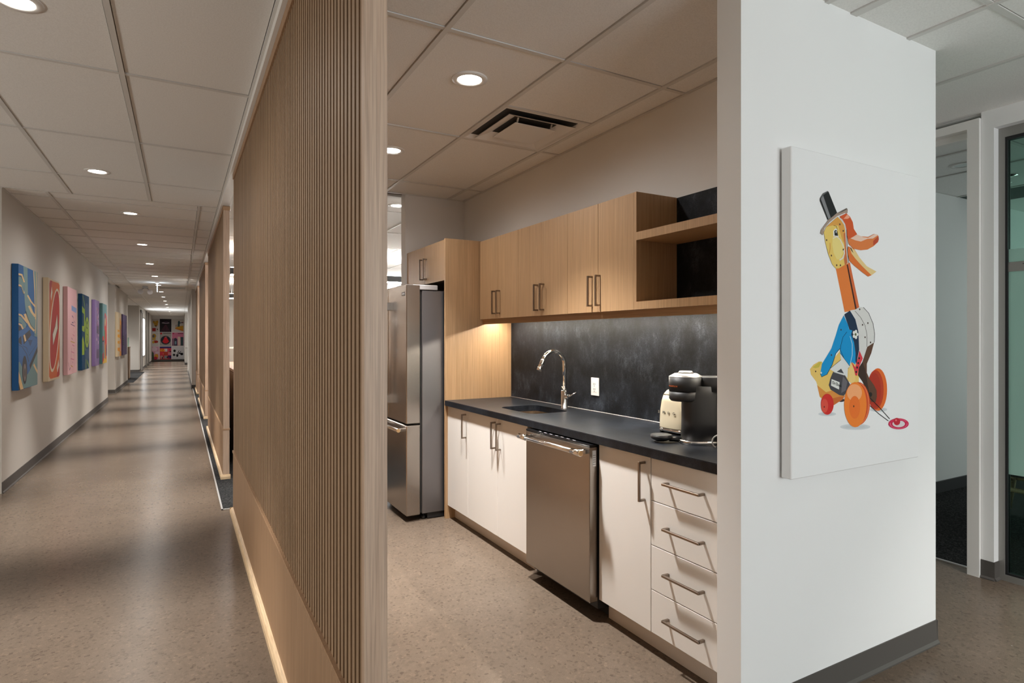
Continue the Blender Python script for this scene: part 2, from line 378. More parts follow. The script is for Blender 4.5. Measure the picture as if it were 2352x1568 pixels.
wn = thing('window_3', (4, 20.1, 1.2), **st)
piece('pane', (0.6, 20.08, 1.2), (9.9, 20.12, 2.42), 'sky_pane', wn)
for k in range(6): piece('window_frame', (0.6 + k * 1.86, 20.0, 1.2), (0.66 + k * 1.86, 20.08, 2.42), 'alu', wn)
wall('wall_meeting_room', (4.17, 2.80, 0), (9.9, 2.92, HK + .02), 'wall_white')
B('baseboard_meeting_room', (4.18, 2.785, 0.004), (9.9, 2.80, 0.105), 'black_rubber', **st)
wm = MB().box((9.0, -4.05, 0), (9.1, 2.8, .5)).box((9.0, -4.05, 2.5), (9.1, 2.8, HK)).box((9.0, 2.1, .5), (9.1, 2.8, 2.5)).box((9.0, -4.05, .5), (9.1, -1.7, 2.5)).build('wall_meeting_room_window', 'wall_white', **st)

# baseboards (grey rubber cove base with a foot)
def basebd(name, pts, h=0.10, nrm=None, mat='rubber'):
    m = MB()
    for (a, b, n) in pts:
        a, b, n = Vector((*a, 0)), Vector((*b, 0)), Vector((*n, 0))
        prof = [(0, 0), (0.016, 0), (0.016, 0.006), (0.007, 0.016), (0.005, h), (0, h)]
        m.loft([[p + n * x + Vector((0, 0, z)) for x, z in prof] for p in (a, b)], smooth=False)
    return m.build(name, mat, **st)
basebd('baseboard_left', [((XL, 6.87), (XL, 15.75), (1, 0)), ((XL, 15.75), (-1.9, 15.75), (0, 1))])
basebd('baseboard_left_far', [((-1.9, 17.95), (-1.45, 17.95), (0, -1)), ((-1.45, 17.95), (-1.45, 22.12), (1, 0))])
basebd('baseboard_left_lounge', [((-4.9, 28.9), (-1.5, 28.9), (0, -1)), ((-1.5, 28.9), (-1.5, 41.6), (1, 0))])
basebd('baseboard_end', [((-1.5, 41.6), (0.2, 41.6), (0, -1))], 0.12)
basebd('baseboard_right_far', [((0.27, 18.7), (0.27, 30), (-1, 0)), ((0.27, 18.7), (0.36, 18.7), (0, -1)), ((0.2, 36), (1.9, 36), (0, -1)), ((0.2, 36), (0.2, 41.6), (-1, 0))])
basebd('baseboard_kitchen_side', [((1.716, 1.427), (3.02, 1.427), (0, -1)), ((3.015, 1.42), (3.015, 5.32), (1, 0))], 0.105)

# ------------------------------------------------------------------ ceilings with lay-in tiles
ce = B('ceiling', (-5, -5, HC + .022), (0.40, 42.6, HC + .1), 'plenum', label='suspended tile ceiling over the corridor', **st)
ck = B('ceiling_kitchen', (0.40, -5, HK + .022), (10, 22, HC + .1), 'plenum', label='suspended tile ceiling over kitchenette and offices', **st)
def cells(xs, ys, z, par, skip=(), edge=True):
    g = 0.0032; hw = 0.012
    for i in range(len(xs) - 1):
        for j in range(len(ys) - 1):
            if (i, j) in skip: continue
            a = (xs[i] + hw - .004, ys[j] + hw - .004, z + .004 + random.uniform(0, .0025)); b = (xs[i + 1] - hw + .004, ys[j + 1] - hw + .004, z + .018)
            a = (xs[i] + hw + g, ys[j] + hw + g, a[2]); b = (xs[i + 1] - hw - g, ys[j + 1] - hw - g, b[2])
            piece('ceiling_tile', a, b, 'tile', par)
    for x in xs: piece('grid_bar', (x - hw, ys[0], z - .002), (x + hw, ys[-1], z + .022), 'grid', par)
    for y in ys:
        for i in range(len(xs) - 1):
            piece('grid_bar', (xs[i] + hw, y - hw, z + .0008), (xs[i + 1] - hw, y + hw, z + .022), 'grid', par)
# lobby end of the corridor: two by four foot tiles lengthwise
cells([-2.118, -1.508, -0.898, -0.262, 0.345], [1.17, 2.39, 3.62, 4.855, 6.07, 6.85], HC, ce)
# the corridor proper: tiles crosswise between border strips
ys = [6.86, 7.11] + [7.11 + 0.633 * k for k in range(1, 20)]
cells([-1.405, -1.08, 0.165, 0.345], ys, HC, ce)
far = MB(); y = ys[-1] + .012
while y < 41.4:
    for x0, x1 in ((-1.5, -1.09), (-1.07, 0.155), (0.175, 0.345)): far.box((x0, y, HC + .004), (x1, y + .605, HC + .018))
    y += .633
tag(far.build('ceiling_tile_rows', 'tile', ce), kind='stuff')
m = MB()
for x in (-1.08, .165): m.box((x - .012, ys[-1], HC), (x + .012, 41.6, HC + .02))
m.build('grid_rail', 'grid', ce)
piece('tile_field', (-4.9, -4, HC + .005), (-2.13, 6.86, HC + .02), 'tile', ce)
piece('tile_field', (-2.118, -4, HC + .005), (0.345, 1.158, HC + .02), 'tile', ce)
piece('tile_field', (-4.9, 15.75, HC + .005), (-1.52, 41.6, HC + .02), 'tile', ce)
piece('tile_field', (-2.1, 15.75, HC + .005), (-1.42, 18.0, HC + .02), 'tile', ce)
piece('tile_field', (0.36, 29.9, HC + .005), (2.0, 41.6, HC + .02), 'tile', ce)
trim3 = B('trim_3', (0.345, -4, HK), (0.43, 18.7, HC + .02), 'white_trim', label='white edge trim between corridor ceiling and partitions', **st)
# kitchenette
xs = [0.43, 0.985, 1.595, 2.205, 2.372]
kys = [-0.105, 1.115, 2.335, 3.555, 4.775, 5.20]
cells(xs, kys, HK, ck, skip={(2, 2)})
piece('ceiling_tile', (1.611, 2.351, HK + .004), (2.189, 2.929, HK + .018), 'tile', ck)
piece('grid_bar', (1.607, 2.933, HK + .0008), (2.193, 2.957, HK + .022), 'grid', ck)
cells([2.39, 2.785, 3.415, 4.10], [-0.1, 1.12, 2.36, 3.58, 4.8], HK, ck)
cells([0.43, 0.985, 1.595, 2.205, 2.815, 3.425, 4.035], [5.33, 5.995, 7.215, 8.435, 9.655, 10.875, 12.095, 13.3], HK, ck)
cells([4.15, 4.8, 5.41, 6.3], [-0.6, 0.62, 1.84, 2.8], HK, ck)
piece('tile_field', (0.43, 13.31, HK + .005), (9.9, 20, HK + .02), 'tile', ck)
piece('tile_field', (4.05, 2.95, HK + .005), (9.9, 13.3, HK + .02), 'tile', ck)
piece('tile_field', (0.43, -4, HK + .005), (9.9, -0.61, HK + .02), 'tile', ck)
piece('tile_field', (6.86, -0.6, HK + .005), (9.9, 2.8, HK + .02), 'tile', ck)
piece('shade_pocket', (6.31, -3.9, HK + .002), (6.85, 2.8, HK + .02), 'pocket', ck)

# ------------------------------------------------------------------ lamps
def downlight(x, y, z, label, group, power=P_SPOT, lit=True, cone=56, r=0.075, spill=P_FLOOD):
    t = thing('downlight', (x, y, z), label, 'ceiling light', group)
    MB().lathe((x, y, z), [(r * .80, -.001), (r * .86, -.006), (r * 1.2, -.004), (r * 1.22, .003), (r * .8, .003)], 28, caps=False).build('trim_ring', 'white_trim', t)
    MB().lathe((x, y, z), [(r * .84, -.002), (r * .84, .004)], 28).build('lens', 'lens' if lit else 'unlit_lens', t)
    if lit:
        d = bpy.data.lights.new('downlight_beam', 'SPOT'); d.energy = power; d.color = WARM; d.spot_size = math.radians(cone); d.spot_blend = 0.9; d.shadow_soft_size = 0.065
        o = bpy.data.objects.new('downlight_beam', d); COL.objects.link(o); o.parent = t; o.location = (0, 0, -.02)
        d = bpy.data.lights.new('downlight_spill', 'SPOT'); d.energy = spill; d.color = WARM; d.spot_size = math.radians(172); d.spot_blend = 1.0; d.shadow_soft_size = 0.05
        o = bpy.data.objects.new('downlight_spill', d); COL.objects.link(o); o.parent = t; o.location = (0, 0, -.02)
    return t
LC = 'round recessed downlight in the corridor ceiling'
for i, (x, y) in enumerate([(-.576, 3.05), (-.59, 5.84), (-.475, 7.62), (-.485, 10.06), (-.49, 12.6), (-.49, 15.05)] + [(-.495, 17.55 + 2.45 * k) for k in range(10)]):
    downlight(x, y, HC + .004, LC, 'corridor downlights', P_SPOT * 1.3)
downlight(1.28, 2.735, HK + .004, 'round kitchenette downlight between the oak partition and the square air diffuser', None, P_SPOT * 1.3, spill=34, cone=90)
downlight(1.285, 4.03, HK + .004, 'round kitchenette downlight in front of the refrigerator', None, P_SPOT * 1.05, spill=28, cone=66)
downlight(1.87, 5.68, HK + .004, 'round office downlight just behind the kitchenette end wall', None, P_SPOT)
downlight(3.55, .2, HK + .004, 'round downlight in the passage by the glazed meeting room', None, P_SPOT * .85, spill=6, cone=80)
downlight(-2.2, 27.4, HC + .004, 'added hidden downlight in the recess with the reception counter, by its back wall', None, P_SPOT, cone=110)  # hidden lamp added to brighten the recess back wall
downlight(-2.2, 24.8, HC + .004, 'added hidden downlight above the reception counter in the corridor recess', None, P_SPOT, cone=110)  # second hidden lamp added to brighten the recess
downlight(5.18, 2.26, HK + .004, 'unlit round downlight in the meeting room ceiling', None, 0, False)

def pendant(y, x0, x1, label):
    t = thing('linear_pendant', ((x0 + x1) / 2, y, 2.30), label, 'pendant lamp', 'linear pendants in the open office')
    B('housing', (x0, y - .05, 2.313), (x1, y + .05, 2.41), 'matt_black', t)
    B('diffuser', (x0 + .01, y - .045, 2.30), (x1 - .01, y + .045, 2.313), 'pendant_glow', t)
    B('added_uplight', (x0 + .01, y - .045, 2.41), (x1 - .01, y + .045, 2.416), 'pendant_glow', t)  # glowing top strip added to brighten the office ceiling
    for x in (x0 + .4, x1 - .4): MB().tube([(x, y, 2.41), (x, y, HK + .004)], .003, 6).build('suspension_wire', 'matt_black', t)
pendant(9.45, 0.62, 6.2, 'black linear pendant with a white lit underside over the open office')
pendant(15.0, 0.62, 6.2, 'black linear pendant with a white lit underside near the office windows')
pendant(6.6, 3.6, 9.4, 'added unseen linear pendant behind the kitchenette block for more office light')  # lamp added out of view to spread more light in the office
pendant(12.2, 3.2, 9.4, 'added unseen linear pendant above the inner office for more office light')  # also added out of view, lights the office ceiling

# air diffuser in the kitchenette ceiling: frame, cones and centre plate
ad = thing('air_diffuser', (1.9, 3.25, HK), 'square white louvred air diffuser in the kitchenette ceiling', 'air vent')
x0, x1, y0, y1 = 1.607, 2.193, 2.957, 3.543; cxm, cym = 1.9, 3.25
def sqring(m, a, za, b, zb):
    sq = lambda h, z: [(cxm - h, cym - h, z), (cxm + h, cym - h, z), (cxm + h, cym + h, z), (cxm - h, cym + h, z)]
    A, Bq = sq(a, za), sq(b, zb)
    for k in range(4): m.poly([A[k], A[(k + 1) % 4], Bq[(k + 1) % 4], Bq[k]])
m = MB(); sqring(m, .293, HK + .002, .280, HK + .002); sqring(m, .280, HK + .002, .235, HK + .035); sqring(m, .293, HK + .006, .293, HK + .002); m.build('frame', 'white_trim', ad)
m = MB(); sqring(m, .235, HK + .035, .20, HK + .10); m.box((cxm - .2, cym - .2, HK + .015 + .085), (cxm + .2, cym + .2, HK + .10)); m.build('neck', 'shade_dark', ad)
m = MB(); sqring(m, .235, HK - .010, .150, HK + .022); sqring(m, .235, HK - .007, .150, HK + .025); m.build('louvre', 'white_trim', ad)
m = MB(); m.box((cxm - .145, cym - .145, HK - .016), (cxm + .145, cym + .145, HK - .012)); m.build('centre_plate', 'white_trim', ad)
for dx in (-.12, .12): MB().tube([(cxm + dx, cym - .12, HK - .012), (cxm + dx, cym - .17, HK + .09)], .006, 6).build('bracket', 'white_trim', ad)
MB().lathe((cxm, cym, HK + .06), [(.085, 0), (.095, .035)], 20).build('duct_mouth', 'matt_black', ad)

# ------------------------------------------------------------------ slatted oak partitions
def partition(ya, yb, label, first=False):
    p = thing('slat_partition', (.393, ya, 0), label, 'partition', 'oak slat partitions along the corridor')
    ztop = HK - .002
    B('core', (XP + .022, ya + .02, .49), (XP + .056, yb - .02, ztop - .04), 'slat_oak', p)
    B('lower_panel', (XP, ya + .012, 0), (XP + .058, yb - .012, .482), 'panel_oak', p)
    B('rail', (XP - .005, ya - .003, .482), (XP + .063, yb + .003, .50), 'panel_oak', p, .002)
    B('top_cap', (XP - .002, ya - .004, ztop - .042), (XP + .064, yb + .004, ztop), 'panel_oak', p, .002)
    for (a, b) in ((ya, ya + .02), (yb - .02, yb)):
        B('end_board', (XP + .004, a, .50), (XP + .058, b, ztop - .042), 'pale_oak', p)
        B('end_board', (XP, a, 0), (XP + .058, b, .482), 'pale_oak', p)
    prof = [(0, 0), (-.022, 0), (-.022, .028), (-.015, .042), (0, .047)]
    MB().loft([[(XP + x, yy, z) for x, z in prof] for yy in (ya - .0, yb)], smooth=False).build('base_moulding', 'base_oak', p)
    for (yy, sg) in ((ya, -1), (yb, 1)):
        MB().loft([[(xx, yy - sg * x, z) for x, z in prof] for xx in (XP - .022, XP + .066)], smooth=False).build('base_moulding', 'base_oak', p)
    n = int((yb - ya - .05) / .0385)
    for k in range(n):
        yy = ya + .026 + k * (yb - ya - .052 - .023) / (n - 1)
        piece('slat', (XP + .008, yy, .50), (XP + .024, yy + .023, ztop - .042), 'slat_oak', p)
partition(1.355, 5.215, 'slatted oak partition with plain lower panel beside the kitchenette')
partition(6.50, 10.25, 'slatted oak partition standing on carpet, next along the corridor after the kitchenette one')
partition(11.50, 15.25, 'slatted oak partition, third along the corridor counted from the kitchenette')
partition(16.70, 18.66, 'short slatted oak partition touching the white corridor wall')

# ------------------------------------------------------------------ kitchenette
XF = 1.80                      # front of the base cabinet doors
YE = 4.247                     # tall side panel
def bar_handle(name, p0, p1, stand, parent, mat='handle', w_=.010):
    """square bar pull: p0..p1 bar centre line, stand = vector from the bar to the door"""
    p0, p1, stand = Vector(p0), Vector(p1), Vector(stand); m = MB(); ax = (p1 - p0).normalized()
    h = Vector([w_ / 2] * 3)
    m.box(p0 - h, p1 + h, .001)
    for q in (p0, p1):
        a = q - h; b = q + stand + h
        lo = Vector([min(a[i], b[i], (q + stand)[i]) if abs(stand[i]) < 1e-6 else min(q[i], (q + stand)[i]) for i in range(3)])
        hi = Vector([max(a[i], b[i]) if abs(stand[i]) < 1e-6 else max(q[i], (q + stand)[i]) for i in range(3)])
        m.box(lo, hi)
    return m.build(name, mat, parent)

def base_unit(y0, y1, doors, label, drawers=False, kick=True):
    t = thing('base_cabinet', ((XF + 2.36) / 2, (y0 + y1) / 2, 0), label, 'cabinet', 'white base cabinets')
    m = MB().box((XF + .021, y0 + .001, .105), (2.36, y0 + .017, .872)).box((XF + .021, y1 - .017, .105), (2.36, y1 - .001, .872))
    m.box((XF + .021, y0 + .017, .105), (2.36, y1 - .017, .121)).box((2.345, y0 + .017, .121), (2.36, y1 - .017, .872)).box((XF + .021, y0 + .017, .78), (XF + .04, y1 - .017, .872))
    m.build('carcass', 'laminate_body', t)
    B('toe_kick', (1.862, y0, 0), (1.878, y1, .104), 'kick', t)
    if drawers:
        zs = [.104, .293, .487, .681, .868]
        for a, b in zip(zs, zs[1:]):
            d = B('drawer_front', (XF, y0 + .002, a + .0015), (XF + .019, y1 - .002, b - .0015), 'laminate', t, .0012)
            zc = a + .5 * (b - a) + .002
            ORG[d.name] = org(t)
            bar_handle('handle', (XF - .032, 1.674, zc), (XF - .032, 1.869, zc), (.032, 0, 0), d)
    for (a, b, hy) in doors:
        d = B('door', (XF, a + .0015, .104), (XF + .019, b - .0015, .868), 'laminate', t, .0012)
        ORG[d.name] = org(t)
        bar_handle('handle', (XF - .032, hy, .674), (XF - .032, hy, .84), (.032, 0, 0), d)
base_unit(3.873, 4.246, [(3.873, 4.246, 3.909)], 'narrow white base cabinet against the tall oak side panel')
base_unit(3.035, 3.873, [(3.418, 3.873, 3.449), (3.035, 3.418, 3.377)], 'white two-door base cabinet under the sink')
base_unit(1.976, 2.347, [(1.976, 2.347, 2.016)], 'white single-door base cabinet between dishwasher and drawers')
base_unit(1.54, 1.976, [], 'white base cabinet with four drawers by the wall end', True)

# countertop with the undermount opening
def rrect(x0, x1, y0, y1, r, n=5):
    pts = []
    for cx_, cy_, a0 in ((x1 - r, y1 - r, 0), (x0 + r, y1 - r, 90), (x0 + r, y0 + r, 180), (x1 - r, y0 + r, 270)):
        for k in range(n + 1):
            a = math.radians(a0 + 90 * k / n); pts.append((cx_ + r * math.cos(a), cy_ + r * math.sin(a)))
    return pts
SX0, SX1, SY0, SY1 = 1.925, 2.225, 3.20, 3.64
bm = bmesh.new(); zc0, zc1 = .874, .914
X0, X1, Y0, Y1 = 1.776, 2.362, 1.534, 4.247; NA = 5
hole = rrect(SX0, SX1, SY0, SY1, .06, NA); outer = [(X1, Y1), (X0, Y1), (X0, Y0), (X1, Y0)]
Hh = {z: [bm.verts.new((*p, z)) for p in hole] for z in (zc0, zc1)}; Oo = {z: [bm.verts.new((*p, z)) for p in outer] for z in (zc0, zc1)}
n = len(hole)
for z in (zc0, zc1):
    for c in range(4):
        for k in range(NA): bm.faces.new([Oo[z][c], Hh[z][c * (NA + 1) + k], Hh[z][c * (NA + 1) + k + 1]])
        d_ = (c + 1) % 4; bm.faces.new([Oo[z][c], Hh[z][c * (NA + 1) + NA], Hh[z][d_ * (NA + 1)], Oo[z][d_]])
for k in range(n): j = (k + 1) % n; bm.faces.new([Hh[zc0][k], Hh[zc0][j], Hh[zc1][j], Hh[zc1][k]])
for k in range(4): j = (k + 1) % 4; bm.faces.new([Oo[zc0][k], Oo[zc0][j], Oo[zc1][j], Oo[zc1][k]])
bmesh.ops.bevel(bm, geom=[e for e in bm.edges if all(v in Oo[zc1] for v in e.verts)], offset=.0025, segments=2, affect='EDGES')
mm = MB(); mm.bm.free(); mm.bm = bm
mm.build('countertop', 'stone', label='dark honed stone countertop with a cut-out for the sink', cat='countertop')
# sink bowl
sk = thing('sink', (2.075, 3.42, .70), 'stainless undermount sink bowl let into the dark countertop', 'sink')
m = MB(); rings = []
for ins, z in ((-.004, .873), (-.004, .868), (.0, .72), (.03, .695), (.12, .690)):
    rings.append([(x, y, z) for x, y in rrect(SX0 + ins, SX1 - ins, SY0 + ins, SY1 - ins, max(.062 - ins * .2, .02))])
m.loft(rings, caps=False); m.bm.faces.new(m.bm.verts[-len(rings[0]):]) if False else None
m.bm.verts.ensure_lookup_table(); m.bm.faces.new([m.bm.verts[len(m.bm.verts) - len(rings[0]) + k] for k in range(len(rings[0]))])
bo = m.build('bowl', 'sink_steel', sk)
MB().lathe((2.09, 3.42, .690), [(.045, .0005), (.045, .004), (.03, .004), (.028, .001)], 24).build('drain', 'chrome', sk)
# faucet
fx, fy, fz = 2.277, 3.350, .914
fa = thing('faucet', (fx, fy, fz), 'chrome gooseneck kitchen faucet behind the sink', 'faucet')
MB().lathe((fx, fy, fz), [(.027, 0), (.027, .004), (.0225, .006), (.0225, .122), (.021, .125)], 28).build('body', 'chrome', fa)
pts = [(fx, fy, fz + .12), (fx, fy, 1.215)]
for k in range(1, 14):
    a = math.radians(k * 12.3); pts.append((fx - .088 + .088 * math.cos(a), fy, 1.215 + .088 * math.sin(a)))
MB().tube(pts, .0135, 16).build('spout', 'chrome', fa)
e0 = Vector(pts[-1]); dr = (Vector(pts[-1]) - Vector(pts[-2])).normalized()
sp_ = MB().tube([e0 - dr * .004, e0 + dr * .006, e0 + dr * .03, e0 + dr * .05], [.0145, .0155, .0155, .0155], 16).build('spray_head', 'chrome', fa); ORG[sp_.name] = org(fa)
MB().tube([e0 + dr * .03, e0 + dr * .034], .0158, 16).build('spray_ring', 'dark_plastic', sp_)
MB().tube([e0 + dr * .05, e0 + dr * .076], [.0160, .0168], 16).build('nozzle', 'chrome', sp_)
lv = MB().tube([(fx, fy - .015, fz + .085), (fx + .004, fy - .048, fz + .085)], .014, 16).build('lever_hub', 'chrome', fa); ORG[lv.name] = org(fa)
MB().tube([(fx - .004, fy - .045, fz + .085), (fx - .05, fy - .042, fz + .155)], [.0055, .0045], 10).build('lever', 'chrome', lv)
MB().tube([(fx + .004, fy - .045, fz + .085), (fx + .05, fy - .075, fz + .115)], [.0055, .0045], 10).build('lever', 'chrome', lv)

# slate backsplash, taller behind the open shelves
prof = [(1.534, .914), (4.247, .914), (4.247, 1.53), (2.39, 1.53), (2.39, 2.155), (1.534, 2.155)]
MB().prism([(2.362, y, z) for y, z in prof], (.0125, 0, 0)).build('backsplash', 'slate', label='dark mottled slate backsplash slab between counter and wall cabinets', cat='backsplash')
MB().tube([(2.358, 1.54, .916), (2.358, 4.245, .916)], .003, 6).build('sealant_line', 'grey_plastic', label='grey sealant line where counter and slate slab meet', cat='sealant')
# socket
ou = thing('wall_outlet', (2.36, 3.115, 1.02), 'white wall outlet on the slate backsplash', 'outlet')
B('cover_plate', (2.354, 3.075, 1.018), (2.362, 3.155, 1.134), 'outlet_white', ou, .002)
oi = B('receptacle', (2.352, 3.098, 1.042), (2.355, 3.132, 1.110), 'outlet_white', ou, .0008); ORG[oi.name] = org(ou)
m = MB()
for z in (1.060, 1.093):
    m.box((2.3512, 3.1065, z - .006), (2.3522, 3.1095, z + .006)).box((2.3512, 3.1205, z - .006), (2.3522, 3.1235, z + .006)).box((2.3512, 3.1125, z - .015), (2.3522, 3.1175, z - .010))
m.build('slots', 'dark_plastic', oi)

# tall side panel and cabinet over the fridge
B('side_panel', (1.782, 4.249, 0), (2.372, 4.270, 2.163), 'honey_oak', label='tall oak side panel between counter and refrigerator', cat='side panel')
fc = thing('fridge_cabinet', (2.09, 4.74, 1.845), 'oak two-door cabinet above the refrigerator', 'cabinet')
B('carcass', (1.822, 4.272, 1.847), (2.372, 5.198, 2.163), 'honey_oak', fc)
for (a, b, hy) in ((4.272, 4.733, 4.692), (4.735, 5.19, 4.775)):
    d = B('door', (1.80, a + .001, 1.845), (1.82, b - .001, 2.163), 'honey_oak', fc, .001); ORG[d.name] = org(fc)
    bar_handle('handle', (1.768, hy, 1.888), (1.768, hy, 2.052), (.032, 0, 0), d)

# wall cabinets
XU = 2.075
def wall_unit(y0, y1, hy0, hy1, label):
    t = thing('wall_cabinet', ((XU + 2.36) / 2, (y0 + y1) / 2, 1.54), label, 'cabinet', 'oak wall cabinets')
    B('carcass', (XU + .021, y0 + .0005, 1.542), (2.361, y1 - .0005, 2.156), 'honey_oak', t)
    ym = (y0 + y1) / 2
    for (a, b, hy) in ((y0, ym, hy0), (ym, y1, hy1)):
        d = B('door', (XU, a + .0013, 1.540), (XU + .02, b - .0013, 2.156), 'honey_oak', t, .001); ORG[d.name] = org(t)
        bar_handle('handle', (XU - .032, hy, 1.578), (XU - .032, hy, 1.744), (.032, 0, 0), d)
wall_unit(3.631, 4.240, 3.905, 3.972, 'oak two-door wall cabinet against the tall side panel')
wall_unit(3.019, 3.631, 3.292, 3.366, 'oak two-door wall cabinet in the middle, above the faucet')
wall_unit(2.407, 3.019, 2.694, 2.768, 'oak two-door wall cabinet next to the open shelves')
sh = thing('open_shelf', (2.22, 1.96, 1.54), 'open oak shelf unit against the black slate slab', 'shelf')
B('side_board', (XU, 2.388, 1.541), (2.361, 2.4065, 2.156), 'honey_oak', sh)
B('shelf_board', (XU, 1.535, 1.902), (2.361, 2.388, 1.944), 'honey_oak', sh)
B('shelf_board', (XU, 1.535, 1.541), (2.361, 2.388, 1.582), 'honey_oak', sh)
B('valance', (XU + .028, 1.535, 1.502), (XU + .046, 4.247, 1.5415), 'honey_oak_h', label='horizontal oak light valance under the wall cabinets', cat='valance')
ls = thing('light_strip', (2.21, 2.9, 1.53), 'warm LED strip hidden behind the valance under the wall cabinets', 'light strip')
B('channel', (2.196, 1.56, 1.533), (2.224, 4.22, 1.541), 'alu', ls)
B('diffuser', (2.20, 1.57, 1.530), (2.22, 4.21, 1.533), 'led', ls)

# refrigerator
fr = thing('refrigerator', (1.9, 4.74, 0), 'stainless french-door refrigerator with bottom freezer drawer', 'refrigerator')
FY0, FY1 = 4.295, 5.185
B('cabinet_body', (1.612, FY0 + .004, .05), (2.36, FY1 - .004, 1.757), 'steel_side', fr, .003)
B('plinth', (1.66, FY0 + .02, .005), (2.33, FY1 - .02, .05), 'dark_plastic', fr)
B('door_gap', (1.597, FY0 + .012, .06), (1.613, FY1 - .012, 1.75), 'dark_plastic', fr)
ym = (FY0 + FY1) / 2
for a, b, near in ((FY0, ym - .002, True), (ym + .002, FY1, False)):
    d = B('door', (1.485, a, .742), (1.597, b, 1.800), 'steel', fr, .006); ORG[d.name] = org(fr)
    hy = b - .045 if near else a + .045
    m = MB().tube([(1.435, hy, .86), (1.435, hy, 1.69)], .011, 12)
    for z in (.90, 1.65): m.box((1.435, hy - .012, z - .03), (1.487, hy + .012, z + .03))
    m.build('handle', 'bright_steel', d)
dz = B('freezer_drawer', (1.485, FY0, .045), (1.597, FY1, .730), 'steel', fr, .006); ORG[dz.name] = org(fr)
MB().tube([(1.442, FY0 + .06, .69), (1.442, FY1 - .06, .69)], .0135, 14).build('handle', 'bright_steel', dz)
for y in (FY0 + .085, FY1 - .085): MB().box((1.442, y - .014, .678), (1.487, y + .014, .702), .003).build('handle_mount', 'bright_steel', dz)
for y in (FY0 + .06, FY1 - .06): MB().tube([(1.442, y - .004, .69), (1.442, y + .004, .69)], .0142, 14).build('handle_cap', 'bronze', dz)
for y in (FY0, FY1 - .10): MB().box((1.535, y + .002, 1.762), (1.74, y + .098, 1.800), .004).build('hinge_cover', 'grey_plastic', fr)
for y in (FY0 + .05, FY1 - .05): MB().lathe((1.64, y, 0), [(.018, 0), (.018, .02), (.01, .022), (.01, .06)], 14).build('foot', 'dark_plastic', fr)
bdg = B('badge', (1.4835, FY0 + .035, 1.715), (1.4855, FY0 + .105, 1.745), 'black_gloss', fr); ORG[bdg.name] = org(fr)
m = MB()
for k in range(4): m.box((1.483, FY0 + .040 + k * .016, 1.722 + (k % 2) * .004), (1.4836, FY0 + .050 + k * .016, 1.738 - (k % 2) * .003))
m.build('badge_marks', 'silver', bdg)

# dishwasher
dw = thing('dishwasher', (2.0, 2.66, 0), 'stainless built-in dishwasher with a round bar handle', 'dishwasher')
DY0, DY1 = 2.354, 2.972
B('tub', (XF + .004, DY0 + .008, .05), (2.34, DY1 - .008, .862), 'matt_black', dw)
d = B('door', (1.752, DY0 + .004, .090), (1.802, DY1, .856), 'steel', dw, .003); ORG[d.name] = org(dw)
B('control_top', (1.752, DY0 + .004, .8565), (1.802, DY1, .866), 'black_gloss', d)
m = MB()
for k in range(7): m.box((1.765, 2.50 + k * .055, .8662), (1.772, 2.525 + k * .055, .8666))
tag(m.build('control_marks', 'grey_plastic', d), kind='stuff')
hb = MB().tube([(1.692, 2.375, .832), (1.692, 2.925, .832)], .0115, 16).build('handle', 'bright_steel', d); ORG[hb.name] = org(dw)
for (a, b, y) in ((2.350, 2.425, 2.39), (2.875, 2.950, 2.91)): MB().tube([(1.692, a, .832), (1.692, b, .832)], .0152, 16).box((1.692, y - .013, .820), (1.753, y + .013, .844), .003).build('handle_mount', 'chrome', hb)
MB().tube([(1.692, 2.3475, .832), (1.692, 2.351, .832)], .0125, 16).build('handle_cap', 'bronze', hb)
stk = B('sticker', (1.768, DY0 + .0030, .760), (1.790, DY0 + .0042, .838), 'white_plastic', d); ORG[stk.name] = org(dw)
m = MB()
for k in range(5): m.box((1.771, DY0 + .0026, .768 + k * .011), (1.787, DY0 + .0031, .772 + k * .011))
m.build('sticker_lines', 'grey_plastic', stk)
B('kick_recess', (1.875, DY0 + .01, .002), (1.885, DY1 + .06, .10), 'matt_black', dw)

# cream retro appliance with chrome base
cr = thing('retro_appliance', (2.20, 2.235, .914), 'cream retro appliance with rounded top standing behind the black coffee machine', 'appliance')
def sup(cx_, cy_, hx, hy, z, p=3.2, n=40):
    r = []
    for k in range(n):
        a = 2 * math.pi * k / n; c_, s_ = math.cos(a), math.sin(a)
        r.append((cx_ + hx * math.copysign(abs(c_) ** (2 / p), c_), cy_ + hy * math.copysign(abs(s_) ** (2 / p), s_), z))
    return r
kx, ky = 2.20, 2.205; z0 = .914
prof = [(.074, .098, .022), (.0755, .099, .03), (.0745, .098, .07), (.072, .095, .12), (.067, .089, .16), (.060, .081, .19)]
bo = MB().loft([sup(kx, ky, a, b, z0 + z) for a, b, z in prof]).build('body', 'cream', cr); ORG[bo.name] = org(cr)
prof = [(.0595, .0805, .192), (.056, .077, .198), (.046, .064, .213), (.030, .044, .225), (.012, .018, .231)]
MB().loft([sup(kx, ky, a, b, z0 + z) for a, b, z in prof]).build('lid', 'cream', cr)
MB().loft([sup(kx, ky, a, b, z0 + z) for a, b, z in ((.070, .093, .008), (.0765, .100, .012), (.0765, .100, .021), (.073, .097, .024))]).build('chrome_base', 'chrome', cr)
for sx_ in (-1, 1):
    for sy_ in (-1, 1): MB().lathe((kx + sx_ * .052, ky + sy_ * .072, z0), [(.010, 0), (.010, .010)], 12).build('foot', 'dark_plastic', cr)
for ch, y in zip('SMEG', (2.270, 2.238, 2.203, 2.168)):
    text_mesh(ch, .020, (kx - .0765 - .0004, y + .008, z0 + .098), (0, -1, 0), (0.03, 0, 1), 'silver_text', cr, 'letter', .001)

